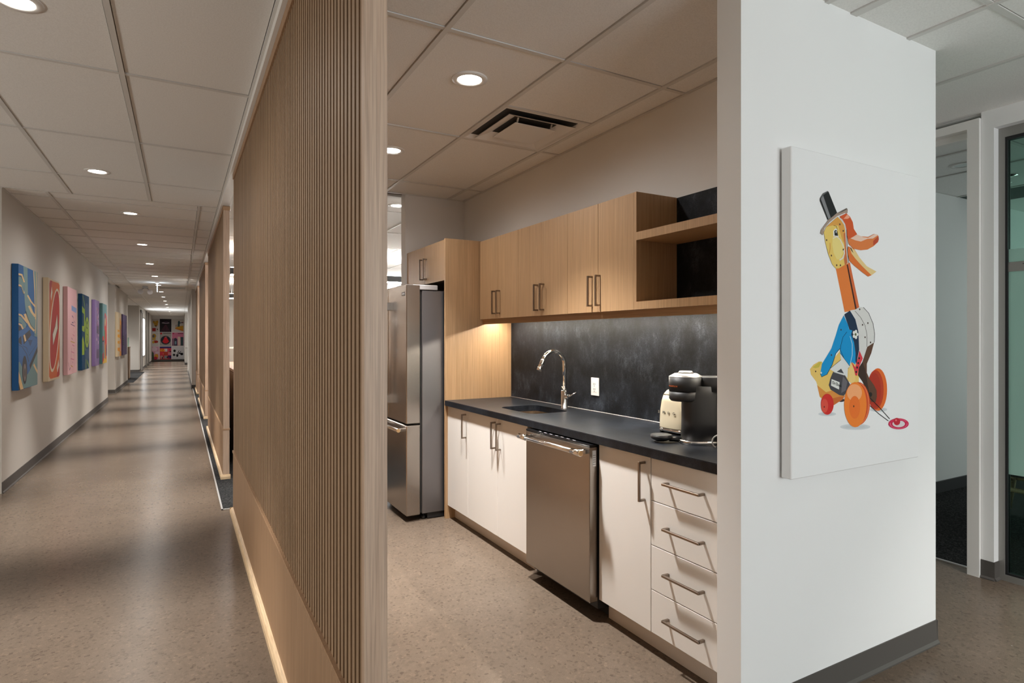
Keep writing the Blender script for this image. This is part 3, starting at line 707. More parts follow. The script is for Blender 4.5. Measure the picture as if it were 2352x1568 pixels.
# black coffee machine
cm = thing('coffee_machine', (2.065, 1.955, .914), 'matt black pod coffee machine with silver lid on the counter', 'coffee machine')
fwd = Vector((-.80, .60, 0)); sd = Vector((.60, .80, 0)); O = Vector((2.065, 1.955, .914))
def L(f_, s_, z): return O + fwd * f_ + sd * s_ + Vector((0, 0, z * 1.045))
def oval(fc_, hf, hs, z, p=2.6, n=36):
    r = []
    for k in range(n):
        a = 2 * math.pi * k / n; c_, s_ = math.cos(a), math.sin(a)
        r.append(L(fc_ + hf * math.copysign(abs(c_) ** (2 / p), c_), hs * math.copysign(abs(s_) ** (2 / p), s_), z))
    return r
MB().loft([oval(-.01, .085, .073, .016), oval(-.01, .083, .071, .10), oval(-.01, .083, .071, .205), oval(-.01, .080, .068, .250)]).build('column', 'matt_black', cm)
MB().loft([oval(-.005, .092, .078, 0), oval(-.005, .092, .078, .013), oval(-.008, .088, .075, .017)]).build('base_ring', 'bright_steel', cm)
MB().loft([oval(.055, .066, .066, .183, 2), oval(.055, .074, .074, .192, 2), oval(.055, .075, .075, .224, 2)]).build('lower_head', 'matt_black', cm)
MB().loft([oval(.055, .0755, .0755, .227, 2), oval(.055, .0755, .0755, .287, 2)]).build('upper_head', 'matt_black', cm)
hd = MB().loft([oval(.055, .0755, .0755, .287, 2), oval(.055, .0745, .0745, .290, 2), oval(.055, .050, .050, .303, 2), oval(.055, .046, .046, .303, 2)]).build('lid', 'silver', cm); ORG[hd.name] = org(cm)
MB().loft([oval(.055, .036, .040, .302, 2.4), oval(.055, .028, .030, .313, 2.4), oval(.055, .024, .026, .313, 2.4)]).build('lid_handle', 'silver', hd)
MB().loft([oval(-.075, .075, .068, .228), oval(-.075, .075, .068, .286), oval(-.075, .072, .065, .290)]).build('rear_cover', 'matt_black', cm)
MB().loft([oval(-.145, .055, .062, .004), oval(-.145, .055, .062, .285), oval(-.145, .050, .058, .292)]).build('water_tank', 'black_gloss', cm)
MB().tube([L(.06, 0, .186), L(.06, 0, .172)], [.022, .012], 14).build('coffee_nozzle', 'dark_plastic', cm)
tr = MB().loft([oval(.165, .026, .026, .006, 2), oval(.165, .047, .047, .016, 2), oval(.165, .049, .049, .031, 2)]).build('drip_tray', 'dark_plastic', cm); ORG[tr.name] = org(cm)
MB().loft([oval(.165, .0475, .0475, .0305, 2), oval(.165, .046, .046, .0335, 2)]).build('tray_grid', 'matt_black', tr)
MB().tube([L(.07, 0, .012), L(.13, 0, .014)], .012, 8).build('tray_arm', 'dark_plastic', cm)
pts = []
for k in range(16):
    a = math.pi * (k / 15 * 1.5 - .2); pts.append(Vector((2.005 + .022 * math.cos(a), 1.775 - .024 * math.cos(a), .949 + .030 * math.sin(a))))
MB().tube([L(-.19, .0, .02)] + pts, .003, 8).build('power_cord', 'grey_plastic', cm)
# lettering around the head
s_ = 'NESPRESSO'
for i, ch in enumerate(s_):
    ang = math.radians(50 - i * 5.2)      # seen from the camera's side of the head
    nrm = fwd * math.cos(ang) + sd * -math.sin(ang)
    rt = Vector((-nrm.y, nrm.x, 0))
    c0 = L(.055, 0, .246) + nrm * .0758
    text_mesh(ch, .0085, c0 - rt * .003, rt, (0, 0, 1), 'orange_text', cm, 'letter', .0003)

# ------------------------------------------------------------------ canvas with the pull-toy duck
CYF = 1.378
cv = thing('wall_canvas', (2.345, 1.40, .88), 'large white canvas print of a wooden pull-toy duck in a top hat', 'wall art')
cvb = B('canvas', (1.922, CYF, .880), (2.772, 1.420, 2.085), 'canvas', cv, .003); ORG[cvb.name] = org(cv)
B('stretcher', (1.95, 1.418, .91), (2.745, 1.4275, 2.055), 'pale_oak', cv)
A_ = lambda pts: type(pts)([onY(1860 + x / 6.533, 420 + y / 6.533, CYF) for x, y in pts])
B_ = lambda pts: type(pts)([onY(1850 + x / 4.9, 680 + y / 4.9, CYF) for x, y in pts])
duck = []
def a(pts, c): duck.append((A_(pts), c))
def b(pts, c): duck.append((B_(pts), c))
for i in range(3):
    q = 205 - 6 * i
    b(ell(560, 1470, 170 - 30 * i, 34 - 8 * i), (q, q + 4, q + 6)); b(ell(245, 1325, 100 - 20 * i, 24 - 6 * i), (q, q + 4, q + 6)); b(ell(820, 1275, 100 - 20 * i, 26 - 6 * i), (q, q + 4, q + 6))
b(ell(815, 1050, 104, 240), (222, 104, 36)); b(ell(788, 1052, 92, 222), (185, 58, 28)); b(ell(775, 1060, 74, 200), (172, 46, 26))
b(ell(400, 1170, 40, 20), (60, 45, 45))
b([(341, -310), (430, -345), (499, -382), (605, 125), (560, 160), (520, 165), (440, 180)], (222, 122, 55))
b([(475, -358), (499, -382), (605, 125), (575, 140)], (208, 104, 58)); b([(462, -355), (476, -358), (576, 140), (560, 148)], (60, 28, 24))
b([(180, 735), (150, 735), (90, 770), (50, 820), (60, 880), (120, 960), (140, 1020), (160, 1130), (180, 1150), (240, 1180), (320, 1225), (420, 1160), (440, 1120), (480, 960), (600, 980), (600, 800), (400, 600), (240, 800)], (228, 192, 105))
b([(80, 800), (150, 745), (185, 735), (150, 800), (110, 810)], (200, 180, 70))
b([(160, 1130), (130, 1000), (230, 1080), (300, 1060), (360, 1090), (440, 1120), (420, 1160), (320, 1225), (240, 1180)], (214, 140, 62))
b([(320, 1225), (300, 1150), (380, 1130), (440, 1125), (420, 1160)], (196, 104, 44))
b([(772, 520), (695, 570), (640, 740), (600, 800), (590, 890), (640, 960), (700, 1090), (740, 1190), (790, 1190), (803, 1130), (800, 1060), (770, 1000), (720, 930), (690, 860), (690, 760), (740, 640)], (92, 60, 44))
b([(640, 740), (600, 800), (590, 890), (640, 960), (700, 1090), (720, 1120), (690, 920), (670, 820)], (58, 36, 28))
b([(500, 160), (560, 150), (610, 120), (650, 125), (710, 190), (760, 310), (778, 430), (772, 520), (695, 570), (650, 690), (625, 690), (600, 600), (600, 430), (570, 300)], (212, 210, 206))
b(stroke([(555, 165), (620, 240), (670, 330), (690, 430), (692, 520), (690, 570)], 5), (90, 85, 80)); b(stroke([(650, 125), (710, 190), (760, 310), (778, 430), (772, 520)], 6), (60, 55, 55))
b([(435, 205), (500, 162), (560, 260), (595, 400), (603, 600), (570, 770), (535, 600), (510, 430), (480, 330)], (26, 44, 70))
b([(605, 610), (645, 700), (605, 790), (580, 895), (560, 890), (545, 820), (512, 730), (560, 800), (590, 690)], (212, 54, 66))
for x, y in ((603, 698), (592, 752), (580, 802), (570, 852)): b(ell(x, y, 10, 13, 12), (30, 25, 28))
b([(430, 215), (480, 330), (490, 375), (525, 385), (512, 430), (545, 520), (562, 640), (560, 770), (520, 740), (500, 795), (460, 760), (390, 640), (385, 590), (340, 640), (300, 770), (240, 880), (180, 910), (165, 870), (185, 760), (235, 680), (290, 590), (340, 440), (375, 320)], (6, 142, 202))
b(stroke([(465, 400), (420, 460), (395, 560), (390, 600), (440, 720), (500, 790)], 5), (14, 30, 50)); b(stroke([(500, 450), (525, 540), (525, 660), (500, 770)], 5), (200, 220, 230))
b(stroke([(385, 590), (340, 645), (300, 770), (240, 880), (180, 908), (166, 870)], 6), (16, 24, 34)); b(ell(175, 862, 9, 12, 12), (210, 220, 225))
b([(270, 820), (330, 770), (398, 715), (388, 640), (500, 792), (476, 812), (470, 925), (440, 885), (320, 850)], (216, 216, 214))
b(stroke([(270, 820), (330, 770), (398, 715)], 4), (40, 40, 44)); b(stroke([(388, 640), (500, 792), (476, 812)], 4), (40, 40, 44))
b([(350, 850), (400, 815), (430, 870)], (70, 70, 76))
b([(310, 850), (440, 885), (500, 990), (475, 1060), (430, 1120), (380, 1112), (280, 1050), (260, 1000), (280, 920)], (70, 66, 72)); b([(420, 900), (470, 960), (450, 1060), (400, 1090), (410, 980)], (104, 98, 104))
b(stroke([(320, 852), (440, 888)], 8), (205, 205, 200)); b([(292, 932), (382, 968), (375, 1050), (285, 1005)], (226, 226, 220))
b([(480, 830), (510, 745), (550, 850), (562, 940), (520, 985), (480, 950)], (232, 198, 125))
for k in range(5): b(ell(560 + 20 * math.cos(k * 1.257), 430 + 34 * math.sin(k * 1.257), 14, 20, 12), (226, 226, 220))
b(ell(562, 430, 10, 16, 12), (90, 100, 60))
for x, y in ((398, 378), (640, 322), (700, 302), (668, 462), (608, 148), (730, 520), (290, 662), (112, 846)): b(ell(x, y, 7, 10, 10), (70, 50, 46))
b(ell(243, 1215, 72, 118), (204, 40, 36)); b(ell(212, 1232, 40, 78), (214, 78, 62)); b(ell(208, 1245, 6, 10, 10), (70, 20, 20))
b(stroke([(720, 1140), (830, 1250), (945, 1380)], 7), (26, 26, 28)); b(stroke([(722, 1230), (820, 1320), (930, 1402)], 7), (26, 26, 28)); b(ell(728, 1105, 20, 26, 14), (34, 28, 26))
b(ell(590, 1208, 132, 243), (206, 78, 34)); b(stroke(ell(590, 1208, 118, 232)[-7:] + ell(590, 1208, 118, 232)[:7], 6), (236, 140, 90)); b(ell(558, 1220, 126, 254), (236, 128, 44))
b(ell(548, 1085, 84, 96), (242, 166, 112)); b(ell(550, 1250, 62, 128), (230, 112, 40)); b(ell(540, 1238, 7, 13, 10), (90, 50, 24))
for r_, cc in ((1.0, (205, 32, 78)), (.86, (232, 120, 150)), (.80, (196, 28, 72)), (.62, (214, 206, 208))): b(ell(1045, 1435, 114 * r_, 62 * r_), cc)
b(stroke([(935, 1430), (1000, 1390), (1100, 1400), (1150, 1430)], 10), (208, 36, 82)); b(ell(1025, 1410, 38, 42, 18), (190, 32, 52)); b(ell(1015, 1395, 10, 12, 10), (230, 110, 120))
a([(440, 505), (545, 455), (600, 510), (640, 590), (655, 690), (705, 770), (600, 835), (570, 860), (540, 720), (520, 620), (490, 560)], (206, 86, 40)); a([(500, 540), (560, 470), (595, 520), (560, 540)], (236, 160, 130))
a([(570, 950), (660, 990), (740, 1120), (850, 1250), (995, 1330), (920, 1385), (870, 1405), (770, 1330), (660, 1240), (590, 1170), (560, 1040)], (216, 112, 50)); a([(590, 960), (665, 1005), (740, 1120), (850, 1250), (995, 1330), (920, 1385), (780, 1250), (680, 1140), (620, 1060)], (226, 198, 138)); a([(590, 960), (620, 985), (650, 1055), (620, 1020)], (60, 36, 26))
a([(600, 830), (705, 775), (760, 800), (870, 810), (960, 765), (1015, 780), (1030, 830), (1020, 885), (950, 950), (860, 1000), (760, 1010), (650, 985), (580, 920), (565, 860)], (216, 122, 64))
a([(605, 832), (705, 775), (800, 815), (870, 825), (970, 765), (1015, 785), (940, 835), (860, 838), (760, 880), (680, 862)], (228, 196, 178)); a([(945, 870), (1025, 795), (1030, 850), (1015, 890), (945, 940)], (186, 74, 44))
a([(205, 740), (240, 660), (330, 580), (410, 510), (470, 545), (515, 620), (535, 720), (545, 900), (570, 1200), (500, 1240), (430, 1282), (385, 1285), (330, 1220), (270, 1060), (230, 900)], (228, 196, 104))
a([(240, 660), (330, 580), (410, 510), (470, 545), (515, 640), (530, 800), (500, 900), (470, 820), (420, 640), (330, 640)], (218, 158, 74)); a([(500, 760), (532, 740), (545, 900), (568, 1190), (520, 1235), (505, 1150), (520, 1000)], (196, 110, 66))
a([(410, 508), (475, 540), (525, 620), (545, 720), (556, 1000), (574, 1200), (560, 1215), (540, 1000), (526, 720), (506, 630), (460, 560)], (206, 206, 202)); a(stroke([(545, 700), (556, 1000), (574, 1200)], 8), (40, 34, 32))
a([(335, 830), (390, 800), (450, 850), (490, 940), (490, 1050), (450, 1140), (400, 1150), (350, 1050), (330, 930)], (230, 210, 130)); a(stroke([(340, 830), (400, 806), (450, 850), (485, 920), (505, 980)], 14), (222, 216, 205))
a([(345, 805), (345, 720), (375, 682), (405, 695), (402, 740), (430, 810), (380, 800)], (228, 226, 218)); a([(365, 790), (360, 722), (385, 702), (405, 722), (418, 795)], (28, 28, 30)); a(ell(388, 735, 7, 18, 10), (230, 230, 230)); a(stroke([(350, 640), (390, 650), (408, 700)], 6), (70, 50, 40))
a([(430, 1155), (480, 1120), (505, 1060), (490, 980), (516, 1000), (520, 1060), (500, 1130), (450, 1166)], (222, 216, 206)); a(stroke([(296, 900), (298, 980), (284, 1060)], 7), (200, 120, 60))
for x, y in ((245, 858), (316, 1090), (397, 1235), (452, 1236), (443, 622), (495, 720), (495, 1000)): a(ell(x, y, 10, 15, 12), (90, 60, 46))
a([(150, 225), (190, 160), (260, 122), (275, 135), (402, 450), (300, 535), (262, 555), (145, 265)], (26, 26, 28)); a([(158, 245), (192, 190), (306, 522), (272, 545)], (128, 128, 130)); a([(150, 225), (190, 160), (260, 122), (268, 132), (200, 180), (160, 240)], (90, 90, 92))
a([(545, 378), (562, 400), (558, 455), (520, 450), (400, 502), (290, 590), (210, 680), (190, 785), (150, 755), (165, 700), (270, 555), (400, 455)], (160, 140, 126)); a([(545, 378), (555, 395), (470, 440), (400, 462)], (92, 84, 78))
print_layers(duck, cv, (0, -.00002, 0))
p0 = B_([(296, 985)])[0]; p1 = B_([(380, 1018)])[0]
text_mesh('Dr Duck', .0165, (p0.x, CYF - .0035, p0.z), p1 - p0, (0, 0, 1), 'dark_text', cv, 'label_lettering', .0002)

# ------------------------------------------------------------------ paintings along the corridor's left wall
XA = -1.345
def painting(y0, y1, z0, z1, side, label, layers, xf=XA, xw=XL, name='canvas_painting'):
    t = thing(name, (xf, (y0 + y1) / 2, z0), label, 'painting', 'canvas paintings along the corridor')
    mat = 'canvas_' + label.split()[0] + str(len(MATS))
    DEF[mat] = plain(lin(side), 0.65, spec=0.25)
    B('canvas', (xw + .004, y0, z0), (xf, y1, z1), mat, t, .002)
    B('hanger', (xw - .001, (y0 + y1) / 2 - .1, z1 - .12), (xw + .006, (y0 + y1) / 2 + .1, z1 - .08), 'dark_plastic', t)
    def fit(p): return (xf, min(max(p[0], y0 + .002), y1 - .002), min(max(p[1], z0 + .002), z1 - .002))
    print_layers([(type(pts)([fit(q) for q in pts]), c) for pts, c in layers], t, (.00004, 0, 0))
def px(crop, sc):
    def f(pts, c): return (type(pts)([(lambda p: (p.y, p.z))(onX(crop[0] + x / sc, crop[1] + y / sc, XA)) for x, y in pts]), c)
    return f
C1 = px((20, 590), 4.9)
TE, CR, BL = (104, 134, 134), (214, 180, 128), (40, 36, 38)
lay = [C1([(165, 90), (212, 115), (216, 420), (300, 690), (290, 860), (200, 700), (180, 500)], TE), C1([(275, 150), (345, 180), (340, 900), (290, 890), (300, 560), (285, 300)], TE), C1(stroke([(280, 150), (292, 380), (300, 700)], 8), CR), C1(stroke([(310, 170), (315, 500), (300, 860)], 6), CR)]
for dy in (0, 125):
    lay += [C1(stroke([(78, 180 + dy), (145, 200 + dy), (172, 285 + dy)], 22), CR), C1(stroke([(78, 194 + dy), (142, 214 + dy), (168, 298 + dy)], 6), BL)]
lay += [C1([(78, 205), (140, 225), (170, 290), (172, 420), (140, 310), (78, 288)], TE), C1(stroke([(212, 430), (250, 500), (298, 560)], 16), CR), C1(stroke([(228, 550), (260, 620), (298, 670)], 24), CR), C1(stroke([(180, 640), (205, 710), (240, 780), (288, 830)], 26), CR), C1(stroke([(192, 610), (215, 690), (250, 770), (290, 815)], 6), BL),
        C1([(75, 660), (140, 680), (200, 760), (180, 820), (140, 740), (75, 730)], TE), C1(stroke([(75, 640), (140, 655), (210, 740)], 20), CR), C1(stroke([(72, 748), (140, 765), (160, 810)], 20), CR), C1([(72, 765), (130, 780), (150, 820), (72, 830)], BL),
        C1([(58, 1190), (330, 1000), (330, 1440), (58, 1510)], TE), C1([(58, 1300), (125, 1330), (165, 1490), (130, 1500), (100, 1412), (58, 1380)], CR), C1([(58, 1388), (110, 1412), (130, 1500), (58, 1508)], BL), C1([(285, 1195), (330, 1275), (330, 1312), (275, 1220)], CR),
        C1([(62, 880), (120, 830), (180, 800), (232, 782), (252, 880), (322, 925), (332, 1020), (244, 1260), (212, 1322), (150, 1235), (130, 1195), (58, 1175)], (38, 92, 152)),
        C1([(75, 920), (140, 885), (146, 992), (75, 965)], BL), C1([(155, 890), (236, 818), (252, 880), (168, 985)], BL), C1([(165, 880), (180, 870), (198, 940), (180, 955)], CR), C1(stroke([(158, 1000), (200, 1020), (228, 1110), (325, 970)], 5), BL), C1(stroke([(75, 990), (150, 1010), (200, 1090), (225, 1180)], 5), BL), C1([(210, 930), (268, 935), (240, 1005)], (24, 60, 104)),
        C1([(232, 1215), (332, 1005), (332, 1065), (240, 1265)], BL), C1([(58, 1180), (110, 1195), (80, 1240), (58, 1235)], BL), C1(ell(178, 1270, 28, 160), BL), C1(ell(180, 1300, 17, 100), (120, 104, 98)), C1(ell(181, 1300, 9, 50), (70, 62, 60))]
painting(7.21, 8.06, .895, 2.10, (40, 92, 146), 'blue canvas painting of a racing car on looping tracks', lay)
lay = [C1([(466, 262), (560, 296), (576, 320), (576, 1320), (560, 1345), (470, 1372), (455, 1345), (458, 300)], (206, 96, 30)), C1([(466, 262), (490, 268), (470, 420), (460, 700), (458, 300)], (176, 40, 22)), C1([(576, 1130), (576, 1320), (560, 1345), (540, 1350), (560, 1200)], (176, 40, 22)),
       C1(ell(517, 825, 56, 470, 40, 28), (220, 206, 178)), C1(ell(518, 822, 46, 440, 40, 26), (184, 40, 24)), C1([(548, 640), (555, 800), (500, 1000), (492, 870), (520, 780)], (60, 50, 44)), C1([(545, 645), (550, 800), (500, 990), (496, 870), (524, 780)], (222, 214, 196)), C1([(485, 330), (492, 400), (478, 490), (472, 440)], (222, 214, 196)), C1([(562, 1150), (566, 1220), (548, 1300), (542, 1250)], (222, 214, 196))]
painting(8.66, 9.40, .885, 2.10, (206, 188, 158), 'cream canvas painting of an orange card with a red oval', lay)
def rel(y0, y1, z0, z1):
    return lambda pts, c: (type(pts)([(y0 + u * (y1 - y0), z0 + v * (z1 - z0)) for u, v in pts]), c)
r = rel(10.02, 10.83, .89, 2.10)
lay = [r([(.4, .74), (.95, .72), (.95, .78), (.4, .80)], (140, 158, 202)), r(stroke([(.45, .68), (.6, .66), (.62, .6), (.45, .6)], .012), (90, 70, 110)), r([(.1, .64), (0, .0), (.05, .0), (.12, .64)], (206, 160, 166))]
for k in range(14): r0 = random.random; lay.append(r(stroke([(.3 + .4 * r0(), .62 - k * .04), (.5 + .3 * r0(), .60 - k * .04)], .010), random.choice([(190, 150, 60), (120, 90, 120), (80, 70, 80), (200, 110, 140)])))
lay += [r(stroke([(.85, .7), (.86, .25), (.9, .1)], .008), (120, 100, 130)), r(stroke([(.4, .3), (.3, .1)], .008), (60, 50, 60)), r(stroke([(.7, .3), (.75, .08)], .008), (60, 50, 60)), r(stroke([(.1, .14), (.18, .05), (.3, .08)], .012), (60, 50, 60))]
painting(10.02, 10.83, .89, 2.10, (224, 180, 184), 'pale pink canvas painting with a thin line sketch', lay)
r = rel(11.37, 12.19, .89, 2.09)
G, N = (150, 176, 62), (24, 66, 100)
lay = [r([(0, .2), (.3, .2), (.3, .36), (.12, .45), (0, .4)], G), r([(0, .52), (.3, .5), (.42, .62), (.36, .8), (0, .84), (0, .76), (.26, .74), (.26, .58), (0, .58)], G), r(ell(.68, .78, .3, .12), (52, 78, 112)), r(ell(.70, .5, .30, .21), G), r(ell(.70, .5, .2, .16), (88, 112, 66)), r(ell(.70, .5, .13, .12), G), r(stroke([(.62, .57), (.78, .55), (.64, .48), (.80, .46), (.68, .40)], .03), (50, 70, 60)),
       r([(.4, .0), (.55, .0), (.62, .25), (.5, .28)], (90, 110, 96)), r(stroke([(.1, .99), (.35, .85), (.42, .6), (.42, .3), (.6, .1), (.62, 0)], .05), (118, 150, 76)), r(stroke([(.95, 0), (.75, .1), (.72, .2)], .05), G), r(ell(.68, .2, .28, .08), (52, 78, 112))]
painting(11.37, 12.19, .89, 2.09, N, 'dark blue and lime green abstract canvas of rings and leaves', lay)
r = rel(12.98, 13.62, .89, 2.09)
lay = []
for k in range(40):
    u, v = random.uniform(.35, .85), random.uniform(.25, .88); s__ = random.uniform(.012, .035)
    lay.append(r(ell(u, v, s__ * 1.6, s__, 8), random.choice([(214, 150, 180), (225, 200, 220), (150, 110, 140), (200, 130, 150)])))
lay += [r([(.40, .50), (.55, .49), (.55, .62), (.42, .60)], (70, 58, 50)), r([(.62, .49), (.78, .48), (.78, .62), (.64, .60)], (70, 58, 50)), r([(.40, .12), (.55, .10), (.55, .26), (.42, .24)], (62, 52, 66)), r([(.66, .12), (.82, .10), (.82, .26), (.68, .24)], (62, 52, 66))]
painting(12.98, 13.62, .89, 2.09, (146, 122, 176), 'lilac canvas painting with small pink and white flowers', lay)
r = rel(14.16, 14.92, .89, 2.085)
lay = [r([(0, 0), (1, 0), (1, .12), (0, .06)], (226, 186, 60)), r([(0, .38), (.3, .39), (.3, .46), (0, .45)], (206, 34, 30)), r([(0, .36), (.3, .36), (.3, .39), (0, .38)], (30, 24, 28)), r([(0, .0), (.28, .06), (.28, .2), (0, .16)], (196, 30, 28)), r([(.0, .2), (.28, .2), (.3, .36), (0, .36)], (120, 110, 130)),
       r([(.4, .8), (.6, .86), (.95, .8), (1, .6), (1, .2), (.8, .05), (.5, .1), (.42, .3), (.5, .5), (.38, .62)], (206, 66, 56)), r(ell(.6, .72, .16, .1), (100, 110, 140)), r(ell(.62, .7, .08, .07), (230, 210, 120)), r([(.35, .4), (.6, .42), (.55, .56), (.35, .54)], (90, 130, 80)), r([(.5, .1), (.65, .05), (.62, .35), (.52, .3)], (226, 186, 60)), r(ell(.85, .22, .12, .1), (120, 50, 60))]
painting(14.16, 14.92, .89, 2.085, (104, 146, 150), 'teal and red canvas painting of a rounded red shape', lay)
r = rel(17.98, 19.08, .925, 2.06)
lay = [r([(0, .56), (.5, .56), (.5, .60), (0, .61)], (226, 160, 40)), r([(0, .44), (.6, .42), (.6, .5), (0, .5)], (226, 160, 40)), r([(0, .3), (.6, .28), (.6, .36), (0, .35)], (226, 160, 40)), r([(0, .14), (.6, .1), (.6, .2), (0, .2)], (226, 150, 40)), r([(.6, .9), (1, .8), (1, 0), (.5, 0), (.7, .3), (.55, .6)], (222, 150, 60)), r([(.7, .7), (.85, .75), (.85, .4), (.7, .4)], (110, 120, 60)), r([(.86, .6), (1, .7), (1, .2), (.88, .3)], (206, 110, 110)), r([(.75, .3), (.9, .25), (.9, .1), (.75, .12)], (220, 170, 190))]
painting(17.98, 19.08, .925, 2.06, (214, 196, 164), 'cream and yellow striped canvas painting beside the dark violet one', lay, xf=-1.395, xw=-1.45)
r = rel(19.50, 20.95, .925, 2.06)
lay = [r(stroke([(0, .45 - .05 * k), (.25, .47 - .05 * k), (.35, .42 - .05 * k)], .03), (30, 22, 34)) for k in range(5)] + [r(stroke([(.1, .8), (.4, .85), (.7, .75), (.9, .85)], .02), (60, 48, 76)), r(stroke([(.2, .2), (.5, .15), (.8, .22)], .02), (60, 48, 76)), r([(.6, .5), (.9, .55), (.8, .65)], (100, 84, 124))]
painting(19.50, 20.95, .925, 2.06, (84, 70, 104), 'dark violet canvas painting with black brush marks', lay, xf=-1.395, xw=-1.45)

# ------------------------------------------------------------------ posters on the end wall
def poster(x0, x1, z0, z1, bgc, label, shapes):
    t = thing('poster', ((x0 + x1) / 2, 41.59, z0), label, 'poster', 'posters on the corridor end wall')
    mat = 'poster_%d' % len(MATS); DEF[mat] = plain(lin(bgc), 0.6, spec=0.25)
    B('board', (x0, 41.575, z0), (x1, 41.6, z1), mat, t)
    f = lambda pts: type(pts)([(x0 + u * (x1 - x0), 41.575, z0 + v * (z1 - z0)) for u, v in pts])
    print_layers([(f(p), c) for p, c in shapes], t, (0, -.001, 0))
W_, D_ = (206, 202, 198), (20, 18, 22)
cols = [(-1.50, -1.145), (-1.10, -.494), (-.462, .155)]; rows = [(1.783, 2.565), (.950, 1.750), (.13, .90)]
def spots(n, cl, box=(0, 1, 0, 1), s0=.05, s1=.14):
    return [(ell(random.uniform(box[0] + s1, box[1] - s1), random.uniform(box[2] + s1, box[3] - s1), random.uniform(s0, s1), random.uniform(s0, s1), 10), random.choice(cl)) for _ in range(n)]
poster(*cols[0], *rows[0], W_, 'white poster with clustered yellow and red toys', spots(14, [(196, 150, 50), (150, 50, 40), (110, 80, 40), (200, 170, 90)], (0, 1, .3, .95), .06, .16) + [([(.05, .05), (.55, .05), (.55, .3), (.05, .3)], (160, 36, 36)), (ell(.78, .2, .08, .06), (90, 60, 50))])
poster(*cols[1], *rows[0], (30, 20, 30), 'black poster with a glowing disc over pink rays', [([(.1 + .15 * k, 0), (.13 + .15 * k, 0), (.46 + .02 * k, .55), (.45 + .02 * k, .55)], (120, 60, 84)) for k in range(6)] + [(ell(.5, .7, .34, .06), (150, 140, 150)), (ell(.55, .76, .2, .06), (60, 44, 64))])
poster(*cols[2], *rows[0], W_, 'white poster of a small green figure on a yellow block', [([(.25, .3), (.5, .45), (.98, .5), (.98, .05), (.3, .25)], (206, 152, 40)), ([(.3, .32), (.98, .18), (.98, .05), (.28, .24)], (196, 120, 40)), ([(.5, .4), (.66, .42), (.68, .8), (.6, .9), (.52, .8)], (40, 74, 78)), ([(.62, .66), (.9, .72), (.9, .78), (.62, .72)], (40, 60, 90)), (ell(.92, .74, .06, .05), (120, 50, 60)), ([(.32, .38), (.36, .38), (.36, .58), (.32, .55)], (110, 60, 50)), ([(.42, .42), (.46, .42), (.46, .6), (.42, .58)], (70, 70, 80))])
poster(*cols[0], *rows[1], W_, 'white poster with a yellow round toy and a red one below', [(ell(.3, .72, .3, .18), (190, 150, 50)), (ell(.22, .72, .16, .1), (100, 100, 110)), (ell(.3, .5, .28, .08), (196, 160, 70)), (ell(.5, .3, .4, .1), (170, 50, 36)), (ell(.2, .27, .16, .1), (200, 160, 60))])
poster(*cols[1], *rows[1], (168, 162, 158), 'grey poster of a red shape on a dark round plate', [(ell(.5, .42, .43, .33), (44, 50, 62)), (ell(.5, .42, .36, .27), (34, 38, 50)), ([(.22, .3), (.4, .18), (.62, .18), (.8, .32), (.66, .52), (.56, .66), (.42, .66), (.34, .5)], (206, 32, 46)), (ell(.53, .64, .08, .07), (170, 90, 90)), (ell(.12, .92, .09, .07), (190, 50, 60)), ([(.3, .92), (.95, .93), (.95, .97), (.3, .96)], (60, 60, 64))])
poster(*cols[2], *rows[1], (206, 120, 150), 'pink poster with a row of dark toy bottles', [([(.04, .0), (.46, .0), (.46, .5), (.3, .6), (.2, .55), (.04, .55)], (60, 56, 76)), ([(.5, .0), (.72, .0), (.74, .3), (.7, .68), (.48, .68), (.5, .3)], (216, 190, 176)), ([(.74, .0), (.98, .0), (.98, .66), (.74, .66)], (56, 76, 82)), ([(.12, .0), (.16, .0), (.16, .55), (.12, .55)], (206, 150, 170)), ([(.24, .1), (.38, .1), (.38, .35), (.24, .35)], (120, 150, 160)), ([(.5, .9), (.95, .9), (.95, .95), (.5, .95)], (120, 50, 80)), (ell(.12, .92, .07, .05), (190, 50, 90))])
poster(*cols[0], *rows[2], (214, 160, 182), 'pink poster with white speech bubbles and orange figure', [(ell(.35, .8, .42, .17), (226, 200, 210)), (ell(.7, .53, .26, .1), (226, 200, 210)), (ell(.62, .25, .3, .18), (226, 160, 60)), (ell(.5, .1, .3, .12), (190, 50, 70)), ([(0, 0), (.3, 0), (.24, .5), (.05, .62), (0, .6)], (60, 84, 64))])
poster(*cols[1], *rows[2], (206, 60, 66), 'red and orange poster of many small squares under a blue band', [([(0, .88), (1, .88), (1, 1), (0, 1)], (36, 50, 116))] + [([(.05 + .33 * i, .06 + .27 * j), (.33 + .33 * i, .06 + .27 * j), (.33 + .33 * i, .29 + .27 * j), (.05 + .33 * i, .29 + .27 * j)], cc) for (i, j, cc) in ((0, 0, (206, 150, 140)), (1, 0, (150, 150, 150)), (2, 0, (50, 40, 100)), (0, 1, (220, 60, 80)), (1, 1, (190, 70, 50)), (2, 1, (226, 130, 150)), (0, 2, (232, 130, 50)), (1, 2, (222, 210, 210)), (2, 2, (220, 90, 120)))] + spots(12, [(200, 40, 50), (240, 170, 60), (60, 40, 50)], (0, 1, 0, .85), .03, .08))
